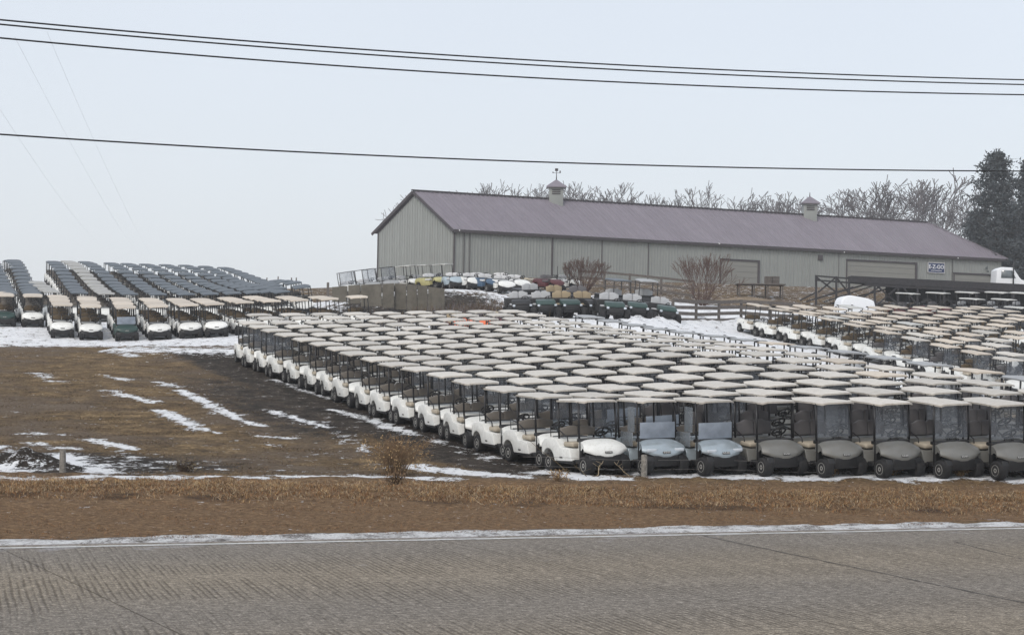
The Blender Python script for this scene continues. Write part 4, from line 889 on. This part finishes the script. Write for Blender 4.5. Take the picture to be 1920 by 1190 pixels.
US = [(975, 578, 104.5, 'black_plastic', 'light_seat', None, 'dark utility cart with light grey seats, leftmost of the front row'), (1018, 583, 103.5, 'green_shell', 'light_seat', None, 'green-hooded utility cart, second from left in the front row by the lot'), (1058, 588, 103, 'green_shell', 'tan_seat', None, 'green-hooded utility cart with tan seat in the front row by the lot'), (1098, 591, 103, 'black_plastic', 'tan_seat', None, 'dark utility cart with tan seat beside the green tan-seated one'),
      (1143, 602, 101, 'green_shell', 'light_seat', None, 'nearest green utility cart, standing lowest by the snow'), (1185, 597, 103.5, 'green_shell', 'light_seat', None, 'green utility cart directly right of the nearest one by the snow'), (1237, 594, 105, 'green_shell', 'light_seat', None, 'rightmost green utility cart, against the end of the board fence'),
      (1045, 562, 112, 'black_plastic', 'tan_seat', None, 'dark utility cart with tan seat in the second row'), (1085, 566, 112, 'black_plastic', 'grey_seat', None, 'dark utility cart with charcoal seat in the second row'), (1000, 560, 113, 'white_shell', 'light_seat', None, 'white utility cart at the left of the second row'), (1155, 572, 111, 'black_plastic', 'light_seat', 'slate_roof', 'utility cart with a slate canopy, left of the two roofed ones'), (1208, 573, 112, 'black_plastic', 'light_seat', 'grey_roof', 'utility cart with a slate canopy, right of the two roofed ones')]
for u, v, Y, hd, st, rf, lb in US: a, _ = ray(u, v); utility(a * Y, Y, math.radians(20 + random.uniform(-14, 14)), hd, st, lb, rf)
# black carts sunk behind the block's far edge
OLD = [(862, 602, 92, 'maroon_shell', 'tan_seat', None, 'roofless orange golf cart with tan seat, behind the central block', 'orange_shell'), (900, 604, 92, 'orange_shell', 'grey_seat', None, 'roofless golf cart with bright orange cowl behind the central block', 'orange_shell'), (930, 606, 92, 'maroon_shell', 'bench_seat', None, 'roofless maroon golf cart behind the central block', 'maroon_shell'), (840, 600, 94, 'black_plastic', 'grey_seat', None, 'roofless black golf cart behind the central block, below the panel wall', 'black_plastic')]
for u, v, Y, bd, st, rf, lb, cw in OLD:
    a, _ = ray(u, v); vv = dict(body=bd, cowl=cw, seat=st); make_cart(a * Y, Y, math.radians(20), vv, lb, 'roofless golf carts behind the central block', detail=1)
YARD = [(852, 124, 'pale_blue_shell', 'white_seat', 'roofless pale blue golf cart with white seat in the yard', None), (884, 123, 'white_shell', 'white_seat', 'roofless white golf cart beside the pale blue one in the yard', None), (914, 122, 'blue_shell', 'white_seat', 'roofless dark blue golf cart with white seat in the yard', None), (942, 121, 'white_shell', 'white_seat', 'roofless white golf cart right of the dark blue one', None), (968, 123, 'white_shell', 'white_seat', 'roofless white golf cart second right of the dark blue one', None),
        (862, 131, 'white_shell', 'white_seat', 'back-row roofless white golf cart nearest the barn corner', None), (900, 131, 'white_shell', 'white_seat', 'back-row roofless white golf cart, second from the barn corner', None), (940, 130, 'grey_roof', 'white_seat', 'back-row roofless grey golf cart in the yard', None), (1030, 127, 'maroon_shell', 'grey_seat', 'old maroon golf cart in the yard before the left shrub', None), (1062, 129, 'white_shell', 'light_seat', 'white golf cart with bare frame beside the left shrub', 'frame'),
        (812, 126, 'yellow_shell', 'white_seat', 'roofless pale yellow golf cart at the edge of the panel wall', None), (655, 124, 'white_shell', 'white_seat', 'leftmost old golf cart with empty canopy frame above the panel wall', 'tilt'), (690, 125, 'grey_roof', 'white_seat', 'old golf cart with canopy frame and windshield above the panel wall', 'tilt'), (727, 126, 'grey_roof', 'light_seat', 'old golf cart with dark rear curtain at the left corner of the barn', 'tilt'),
        (762, 128, 'white_shell', 'white_seat', 'old white golf cart with thin pale roof before the gable', 'white_roof'), (790, 130, 'white_shell', 'white_seat', 'old white golf cart with thin pale roof at the barn corner', 'white_roof'), (830, 131, 'grey_roof', 'light_seat', 'old grey golf cart with thin pale roof just right of the barn corner', 'white_roof')]
random.seed(8)
for u, Y, bd, st, lb, rf in YARD:
    a, _ = ray(u, 530); vv = dict(body=bd, seat=st)
    if rf == 'frame': vv['frame'] = True
    elif rf == 'tilt': vv['frame'] = True; vv['wind'] = 'clear' 
    elif rf: vv['roof'] = rf; vv['handles'] = False
    r_ = make_cart(a * Y, Y, math.radians(random.uniform(5, 60)), vv, lb, 'old golf carts in the yard', detail=1)
    if rf == 'tilt':
        b = MB(); b.tube([(-.5, -.42, 1.70), (.5, -.42, 1.70), (.49, .62, 1.70), (-.49, .62, 1.70), (-.5, -.42, 1.70)], .022, 5, cap=False); b.obj('roof_frame', 'black_metal', r_)
# tarps / stacked roofs along the barn foot
cm('canvas', (.44, .39, .29), .85, var=.12, scale=3, bump=.3)
tarps = [(880, 952, 517, 526, 150, 'tan tarp sheet nearest the barn corner'), (930, 1000, 520, 528, 151, 'tan tarp sheet second from the barn corner'), (978, 1050, 521, 530, 151, 'tan tarp sheet third from the barn corner'), (1025, 1085, 524, 530, 152, 'tan tarp sheet fourth from the barn corner'), (1290, 1350, 531, 536, 152, 'tan tarp sheet behind the larger shrub')]
for u0, u1, v0, v1, Y, lb in tarps:
    b = MB(); a, c = P(u0, v0, Y + 1.5), P(u1, v0 + 4, Y + 1.2); d, e = P(u0 + 12, v1, Y), P(u1 + 8, v1 + 2, Y); n_ = 8; vs = []; base = a.copy(); fs = []
    for i in range(n_ + 1):
        for j in range(4):
            p_ = (a.lerp(c, i / n_)).lerp(d.lerp(e, i / n_), j / 3); p_.z += .06 * math.sin(i * 2.1) * math.sin(j * 1.2 + 1) + (.08 if j in (1,) else 0); vs.append(p_ - base)
    fs = [(i * 4 + j, i * 4 + j + 1, i * 4 + j + 5, i * 4 + j + 4) for i in range(n_) for j in range(3)]; nn_ = len(vs); ed = [i * 4 + 3 for i in range(n_ + 1)]
    b.add(vs, fs, True); lo = [Vector((vs[k].x, vs[k].y, vs[k].z - .55)) for k in ed]; b.add([vs[k] for k in ed] + lo, [(i, i + n_ + 1, i + n_ + 2, i + 1) for i in range(n_)]); o = b.obj('tarp', 'canvas'); o.location = base; tag(o, lb, 'tarp', 'tan tarps along the foot of the barn')
cm('straw_pile', (.20, .155, .105), .95, var=.3, scale=6, bump=.8); 
g = P(1400, 548, 132); b = MB(); n_ = 18; vs = []; L_ = 3.4
for j in range(7):
    for i in range(n_): an = 2 * math.pi * i / n_; rr = 1 - (j / 6) ** 1.6; vs.append((math.cos(an) * L_ * rr * (1 + .1 * math.sin(3 * an)), math.sin(an) * 1.3 * rr, 0.62 * (j / 6) * (1 + .12 * math.sin(5 * an))))
b.add(vs, [(j * n_ + i, j * n_ + (i + 1) % n_, (j + 1) * n_ + (i + 1) % n_, (j + 1) * n_ + i) for j in range(6) for i in range(n_)] , True); o = b.obj('straw_pile', 'straw_pile'); o.location = (g.x, 132, H(g.x, 132) - .1); tag(o, 'low heap of tan straw behind the board fence below the left barn door', 'heap')
b = MB(); b.rbox((0, 0, .95), (3.6, 1.6, .10), .02); 
for sx in (-1.6, -.5, .5, 1.6):
    for sy in (-.6, .6): b.rbox((sx, sy, .3), (.10, .10, 1.3), .01)
cm('snow_top', (.8, .82, .84), .9); o = b.obj('tabletop', 'old_wood'); g = P(1425, 536, 139); ft = empty('flat_rack', (g.x, 139, H(g.x, 139))); o.parent = ft; o.name = 'deck'; tag(ft, 'low flat rack topped with snow behind the straw heap', 'rack')
for k, (u, lb) in enumerate(((1441, 'left of the two dark crates standing under the barn wall'), (1453, 'right of the two dark crates standing under the barn wall'))):
    b = MB(); b.rbox((0, 0, .35), (.62, .6, .62), .02); 
    for z in (.12, .35, .58): b.box((0, -.32, z), (.5, .03, .05))
    o = b.obj('crate', 'old_wood'); g = P(u, 532, 146); o.location = (g.x, 146, P(u, 534, 146).z); tag(o, lb, 'crate', 'dark crates under the barn wall')
# white pickup topper
cm('topper_white', (.80, .82, .84), .35, var=.03)
g = P(1604, 585, 117); tp_ = empty('truck_topper', (g.x, 117, g.z - .1), math.radians(8)); tag(tp_, 'white pickup topper shell lying on the ground before the trailer', 'truck topper')
b = MB(); b.prism([(-.28, 0), (-.28, 0)], 0, 1) if 0 else None
pf = [(-1.25, 0), (-1.15, .75), (-1.0, 1.0), (-.6, 1.12), (.55, .95), (.95, .80), (1.18, 0)]
b.prism([(x, z) for x, z in pf], -.75, .75, .12, 3, axis='y'); b.obj('shell', 'topper_white', tp_)
b = MB(); b.rbox((-.62, -.765, .30), (.18, .03, .2), .02); b.obj('vent_opening', 'black_plastic', tp_)
# dark equipment trailer with ramps
cm('rust_black', (.022, .022, .026), .75, var=.3, dirt=(.09, .07, .07), dirt_amt=.4)
tr = empty('equipment_trailer'); Yt = 136.
g0 = P(1590, 570, Yt); tr.location = (g0.x, Yt, g0.z - 1.2); tag(tr, 'long dark flatbed trailer with raised deck and lattice ramps before the barn', 'trailer'); o = Vector(tr.location)
def tp(u, v, dy=0): return P(u, v, Yt + dy) - o
for k, (dz, dy) in enumerate(((0, 0), (0, 2.4))):
    b = MB(); b.beam(tp(1592, 524, dy), tp(2060, 548, dy), .22, .42); b.obj('deck_beam', 'rust_black', tr)
b = MB(); b.beam(tp(1590, 520, 1.2), tp(2060, 543, 1.2), 2.5, .10); b.obj('deck', 'rust_black', tr)
b = MB(); b.beam(tp(1620, 533, 0), tp(2060, 556, 0), .12, .22); b.obj('side_rail', 'rust_black', tr)
for u in (1530, 1568, 1592, 1640, 1684, 1720, 1770, 1830, 1900): 
    for dy in ((0, 2.4) if u > 1600 else (0,)): b = MB(); vt = 518 if u < 1600 else 528 + (u - 1600) * .05; b.beam(tp(u, vt, dy), tp(u, 578, dy), .14, .14); b.obj('leg', 'rust_black', tr)
for (a_, b__) in (((1528, 517), (1592, 522)), ((1528, 525), (1620, 532)), ((1530, 519), (1568, 548)), ((1568, 519), (1534, 548)), ((1530, 560), (1640, 528)), ((1512, 565), (1600, 538)), ((1540, 574), (1668, 540)), ((1600, 570), (1660, 530)), ((1568, 520), (1600, 560)), ((1500, 563), (1528, 549)), ((1640, 575), (1690, 532)), ((1640, 532), (1686, 572)), ((1690, 534), (1720, 572))):
    b = MB(); dy = random.choice((0, .6, 1.2)); b.beam(tp(*a_, dy), tp(*b__, dy), .11, .11); b.obj('brace', 'rust_black', tr)
for i in range(9):
    b = MB(); t_ = i / 9; b.beam(tp(1545 + 90 * t_, 566 - 30 * t_, -.1), tp(1560 + 95 * t_, 560 - 30 * t_, 2.0), .08, .06); b.obj('ramp_rung', 'rust_black', tr)
for u in (1740, 1775, 1810, 1845, 1880):
    b = MB(); b.lathe_x([(-.25, .30), (-.22, .5), (.22, .5), (.25, .3)], (0, 0, 0), 18); w_ = b.obj('wheel', 'tyre_rubber', tr); p_ = tp(u, 572); w_.location = (p_.x, p_.y + .4, p_.z); w_.rotation_euler = (0, 0, math.radians(90))
# dark hedge-like clutter is the trailer's far side wall
b = MB(); b.beam(tp(1660, 546, 2.7), tp(2060, 562, 2.7), .06, 1.5); b.obj('side_panel', 'rust_black', tr)
# burgundy carts with white roofs before the trailer
random.seed(17)
RC = [(1700, 549, 126), (1757, 548, 127), (1812, 547, 128), (1868, 547, 128), (1915, 548, 129), (1820, 559, 121), (1880, 560, 121), (1770, 583, 112), (1905, 575, 116)]
RL = ['burgundy golf cart with thin white roof, leftmost under the trailer deck', 'burgundy golf cart with thin white roof, second from left under the trailer', 'white-roofed golf cart, third from left under the trailer deck', 'white-roofed golf cart, fourth from left under the trailer deck', 'white-roofed golf cart, fifth from left, under the truck cab', 'white-roofed golf cart one row nearer than the trailer, left of two', 'white-roofed golf cart one row nearer than the trailer, right of two', 'white-roofed golf cart with tilted roof just behind the right block', 'white-roofed golf cart at the right edge behind the right block']
for (u, v, Y), lb in zip(RC, RL):
    a, bb = ray(u, v); x = a * Y; zr = CZ + bb * Y - 1.75 - H(x, Y); vv = dict(roof='white_roof', body='maroon_shell' if u < 1770 else 'black_plastic', seat='grey_seat' if u < 1770 else 'light_seat', handles=False, z=max(-.4, min(1.2, zr)))
    make_cart(x, Y, math.radians(40 + random.uniform(-6, 6)), vv, lb, 'white-roofed golf carts before the trailer', detail=1)
# white truck cab behind the trailer
g = P(1886, 528, 142); tk = empty('truck', (g.x, 142, g.z - 1.9), math.radians(0)); tag(tk, 'white truck with tall cab half hidden behind the trailer at right', 'truck')
b = MB(); b.prism([(-1.0, 1.4), (-.92, 2.75), (-.6, 2.95), (.30, 2.92), (.78, 2.2), (.98, 2.0), (2.0, 1.9), (2.0, 1.4)], -.9, .9, .08, 3, axis='y'); b.obj('cab', 'topper_white', tk)
b = MB(); b.prism([(-.62, 2.12), (-.58, 2.72), (.22, 2.70), (.50, 2.12)], -.93, -.89, .01, 1, axis='y'); MT['cab_glass'] = MT['windshield_folded']; cm('cab_glass_dark', (.12, .14, .15), .15, spec=.8); b.obj('side_window', 'cab_glass_dark', tk)
b = MB(); b.rbox((.5, 0, 1.1), (3.0, 1.7, .7), .05); b.obj('chassis', 'black_plastic', tk)
for x_ in (-.5, 1.6):
    b = MB(); b.lathe_x([(-.9, .3), (-.88, .48), (.88, .48), (.9, .3)], (0, 0, 0), 18); w_ = b.obj('wheel', 'tyre_rubber', tk); w_.location = (x_, 0, .5); w_.rotation_euler = (0, 0, math.radians(90))
b = MB(); b.tube([(.28, -1.02, 1.5), (.28, -1.02, 3.5)], .05, 6); b.obj('exhaust_stack', 'black_metal', tk)

# ------------------------------------------------------------------ weeds and grass
def blades(name, X, Y, hgt, wid, lean, mats, nseg=2, keep=None):
    n_ = len(X); Z = Ht(X, Y) - .01; an = rng.uniform(0, 6.283, n_); la = rng.uniform(0, 6.283, n_); ln = np.abs(rng.normal(0, lean, n_)) * hgt
    dx, dy = np.cos(an) * wid / 2, np.sin(an) * wid / 2
    p0 = np.stack([X - dx, Y - dy, Z], -1); p1 = np.stack([X + dx, Y + dy, Z], -1)
    mx, my = X + np.cos(la) * ln * .35, Y + np.sin(la) * ln * .35; p2 = np.stack([mx + dx * .7, my + dy * .7, Z + hgt * .6], -1); p3 = np.stack([mx - dx * .7, my - dy * .7, Z + hgt * .6], -1)
    p4 = np.stack([X + np.cos(la) * ln, Y + np.sin(la) * ln, Z + hgt * (1 - .25 * np.minimum(1, ln / hgt))], -1)
    V = np.stack([p0, p1, p2, p3, p4], 1).reshape(-1, 3); o5 = np.arange(n_) * 5
    q = np.stack([o5, o5 + 1, o5 + 2, o5 + 3], -1); tr_ = np.stack([o5 + 3, o5 + 2, o5 + 4], -1)
    loops = np.concatenate([q, tr_], 1).ravel(); st = np.stack([np.arange(n_) * 7, np.arange(n_) * 7 + 4], -1).ravel()
    me = bpy.data.meshes.new(name); me.vertices.add(len(V)); me.vertices.foreach_set('co', V.ravel()); me.loops.add(len(loops)); me.loops.foreach_set('vertex_index', loops); me.polygons.add(2 * n_); me.polygons.foreach_set('loop_start', st)
    mi = rng.integers(0, len(mats), n_).repeat(2); me.polygons.foreach_set('material_index', mi); me.update(calc_edges=True)
    for m in mats: me.materials.append(MT[m])
    return me
cm('straw_gold', (.42, .28, .13), .85, var=.3, scale=2); cm('straw_brown', (.20, .125, .065), .9, var=.3, scale=2); cm('straw_dark', (.07, .042, .025), .9, var=.3, scale=2); cm('straw_rust', (.26, .12, .04), .9, var=.3, scale=2); cm('straw_pale', (.46, .37, .24), .85, var=.2, scale=2); cm('straw_olive', (.14, .105, .055), .9, var=.3, scale=2)
def scatter(n_, f):
    X = []; Y = []
    while sum(map(len, X)) < n_:
        y = rng.uniform(24, 88, n_); x = rng.uniform(-.31, .31, n_) * y; k_ = f(x, y) > rng.uniform(0, 1, n_); X.append(x[k_]); Y.append(y[k_])
    return np.concatenate(X)[:n_], np.concatenate(Y)[:n_]
def dd(x, y): return (x - RA.x) * RN.x + (y - RA.y) * RN.y
clm = lambda x, y: np.clip(np.sin(x * 3.1 + 1.7 * np.sin(y * 2.3)) * np.sin(y * 2.7 + 1.3 * np.sin(x * 1.9)) + .35, 0, 1)
cr_y = lambda x: 38.2 + .10 * x
X, Y = scatter(90000, lambda x, y: np.exp(-((y - cr_y(x)) / 2.0) ** 2) * (.25 + .75 * clm(x, y)) * (dd(x, y) > 2.5))
me = blades('verge_grass', X, Y, rng.uniform(.02, .10, len(X)), rng.uniform(.006, .014, len(X)), 2.4, ['straw_gold', 'straw_brown', 'straw_brown', 'straw_dark', 'straw_brown', 'straw_rust', 'straw_rust', 'straw_pale']); tag(link('verge_grass', me), 'matted dead orange-brown grass along the road verge', 'grass', kind='stuff')
X, Y = scatter(15000, lambda x, y: np.exp(-((y - cr_y(x) - .6) / 1.3) ** 2) * clm(x * 1.3, y * 1.2) ** 2 * (dd(x, y) > 2.5))
me = blades('long_grass', X, Y, rng.uniform(.05, .15, len(X)), rng.uniform(.006, .013, len(X)), 2.4, ['straw_gold', 'straw_pale', 'straw_gold', 'straw_rust', 'straw_dark']); tag(link('long_grass', me), 'longer golden tufts along the crest of the verge', 'grass', kind='stuff')
X, Y = scatter(30000, lambda x, y: (dd(x, y) > 1.5) * (y < cr_y(x)) * .8 + .0)
me = blades('short_grass', X, Y, rng.uniform(.01, .035, len(X)), rng.uniform(.006, .014, len(X)), 2., ['straw_brown', 'straw_rust', 'straw_dark', 'straw_brown']); tag(link('short_grass', me), 'short brown grass and stubble beside the road shoulder', 'grass', kind='stuff')
X, Y = scatter(60000, lambda x, y: (y > cr_y(x)) * (x < f0x(y) - 1.2) * (.2 + .8 * clm(x * .5, y * .5)) * (y < 86))
s_, m_, _, _, _ = masks(X, Y); k_ = (s_ < .35) & (m_ < .6); X, Y = X[k_], Y[k_]
me = blades('field_grass', X, Y, rng.uniform(.01, .04, len(X)), rng.uniform(.012, .03, len(X)), 2.2, ['straw_olive', 'straw_brown', 'straw_dark', 'straw_olive', 'straw_dark']); tag(link('field_grass', me), 'short dead olive-brown grass of the sloping field', 'grass', kind='stuff')
def weed(u, v, hgt, wd, n_, seed, lab_, mats=('straw_gold',), r=.006, grp=None):
    rr = random.Random(seed); g = G(u, v, 30, 60); t_ = empty('dried_weed', g); tag(t_, lab_, 'weed', grp)
    b = MB(); 
    for k in range(n_):
        an = rr.uniform(0, 6.283); l_ = rr.uniform(.0, 1.) * wd; p0 = Vector((rr.gauss(0, wd * .14), rr.gauss(0, wd * .14), -.02)); hh = hgt * rr.uniform(.45, 1.05); p1 = p0 + Vector((math.cos(an) * l_ * .35, math.sin(an) * l_ * .35, hh * .55)); p2 = p0 + Vector((math.cos(an) * l_, math.sin(an) * l_, hh * rr.uniform(.8, 1)))
        b.tube([p0, p1, p2], [r, r * .8, r * .45], 3, cap=False)
        for q in range(5):
            c = p1.lerp(p2, rr.random()); d = Vector((rr.gauss(0, 1), rr.gauss(0, 1), rr.gauss(.3, 1))).normalized() * rr.uniform(.04, .13) * hgt; b.tube([c, c + d], [r * .7, r * .5], 3, cap=False)
    b.obj('stalks', list(mats)[0], t_)
    b = MB()
    for k in range(n_ * 5):
        an = rr.uniform(0, 6.283); l_ = rr.random() ** .6 * wd; c = Vector((math.cos(an) * l_, math.sin(an) * l_, hgt * rr.uniform(.15, .95) * (1 - .3 * rr.random()))); d = Vector((rr.gauss(0, 1), rr.gauss(0, 1), rr.gauss(0, 1))).normalized() * .03; e = d.cross(Vector((0, 0, 1))) * .6; b.add([c, c + d + e, c + d * 2, c + d - e], [(0, 1, 2, 3)])
    b.obj('dead_leaves', list(mats)[-1], t_)
weed(742, 890, 1.0, .85, 170, 3, 'big tuft of dried golden weeds in front of the long row of white carts', ('straw_brown', 'straw_gold'), .007)
weed(742, 908, .28, .22, 60, 4, 'small dark brown grass clump below the big weed tuft', ('straw_dark', 'straw_brown'), .006)
weed(1045, 905, .35, .25, 40, 5, 'small dry weed clump left of the nearest white cart', ('straw_brown', 'straw_gold'))
weed(1555, 893, .40, .25, 46, 6, 'orange dry weed before the second champagne cart', ('straw_gold', 'straw_brown')); weed(1800, 893, .34, .25, 50, 7, 'orange dry weed at the verge before the right-hand champagne carts', ('straw_gold', 'straw_brown'))
weed(345, 885, .35, .45, 60, 8, 'low grey-brown weed clump on the icy grass at left', ('straw_dark', 'straw_olive'))
weed(1670, 890, .25, .3, 40, 9, 'low dry weed before the middle champagne carts', ('straw_olive', 'straw_gold'))
rr = random.Random(44)
for i, (u0, v0, u1, v1, lb) in enumerate(((985, 820, 1072, 890, 'leaning dead stalk crossing the wheels of the nearest white cart'), (1150, 865, 1182, 893, 'bent dead stalk before the right wheel of the nearest cart'), (1075, 870, 1100, 892, 'short dead stalk beside the nearest cart front wheel'), (965, 858, 950, 810, 'upright dead stalk before the third white cart'), (1320, 862, 1338, 890, 'leaning dead stalk before the first silver-blue cart'), (1120, 892, 1130, 862, 'thin dead stalk before the nearest cart bumper'), (1865, 865, 1890, 893, 'bent dead stalk before the rightmost champagne carts'))):
    g = G(u1 if v1 > v0 else u0, max(v0, v1), 30, 60); Y = g.y; lo = g; hi = P(u0 if v1 > v0 else u1, min(v0, v1), Y); b = MB(); n_ = 6; pp = [lo.lerp(hi, q / n_) + Vector((rr.gauss(0, .015), rr.gauss(0, .03), rr.gauss(0, .015))) - lo for q in range(n_ + 1)]
    b.tube(pp, [.009 - .006 * q / n_ for q in range(n_ + 1)], 4)
    for q in range(2, n_): d = Vector((rr.gauss(0, .08), rr.gauss(0, .05), rr.uniform(.03, .12))); b.tube([pp[q], pp[q] + d], .003, 3)
    o = b.obj('dead_stalk', 'straw_pale' if i % 2 else 'straw_olive'); o.location = lo; tag(o, lb, 'stalk', 'dead stalks at the verge')
# brushy rubbish between the panel wall and the utility carts
random.seed(6); X = []; Y = []
g = P(900, 575, 112); n_ = 2600; X = g.x + rng.normal(0, 2.1, n_); Y = 108 + rng.normal(0, 2.5, n_); me = blades('brush', X, Y, rng.uniform(.3, 1.0, n_), rng.uniform(.02, .04, n_), .8, ['twig_red', 'straw_dark', 'straw_olive', 'bark_grey']); tag(link('brush', me), 'tangle of brown brush between panel wall and utility carts', 'brush', kind='stuff')

# ------------------------------------------------------------------ haze
HAZE = .0004
b = MB(); x0, x1, y0, y1, z0, z1 = -262, 262, -12, 440, -6, 34
b.add([(x0, y0, z0), (x1, y0, z0), (x1, y1, z0), (x0, y1, z0), (x0, y0, z1), (x1, y0, z1), (x1, y1, z1), (x0, y1, z1)], [(3, 2, 1, 0), (4, 5, 6, 7), (0, 1, 5, 4), (1, 2, 6, 5), (2, 3, 7, 6), (3, 0, 4, 7)])
hm = bpy.data.materials.new('haze'); hm.use_nodes = True; t = hm.node_tree; t.nodes.remove(t.nodes['Principled BSDF']); pv = t.nodes.new('ShaderNodeVolumePrincipled'); pv.inputs['Density'].default_value = HAZE; pv.inputs['Color'].default_value = (.93, .96, 1, 1); pv.inputs['Anisotropy'].default_value = 0.
t.links.new(pv.outputs[0], t.nodes['Material Output'].inputs['Volume'])
hz = b.obj('haze', hm); tag(hz, kind='stuff')
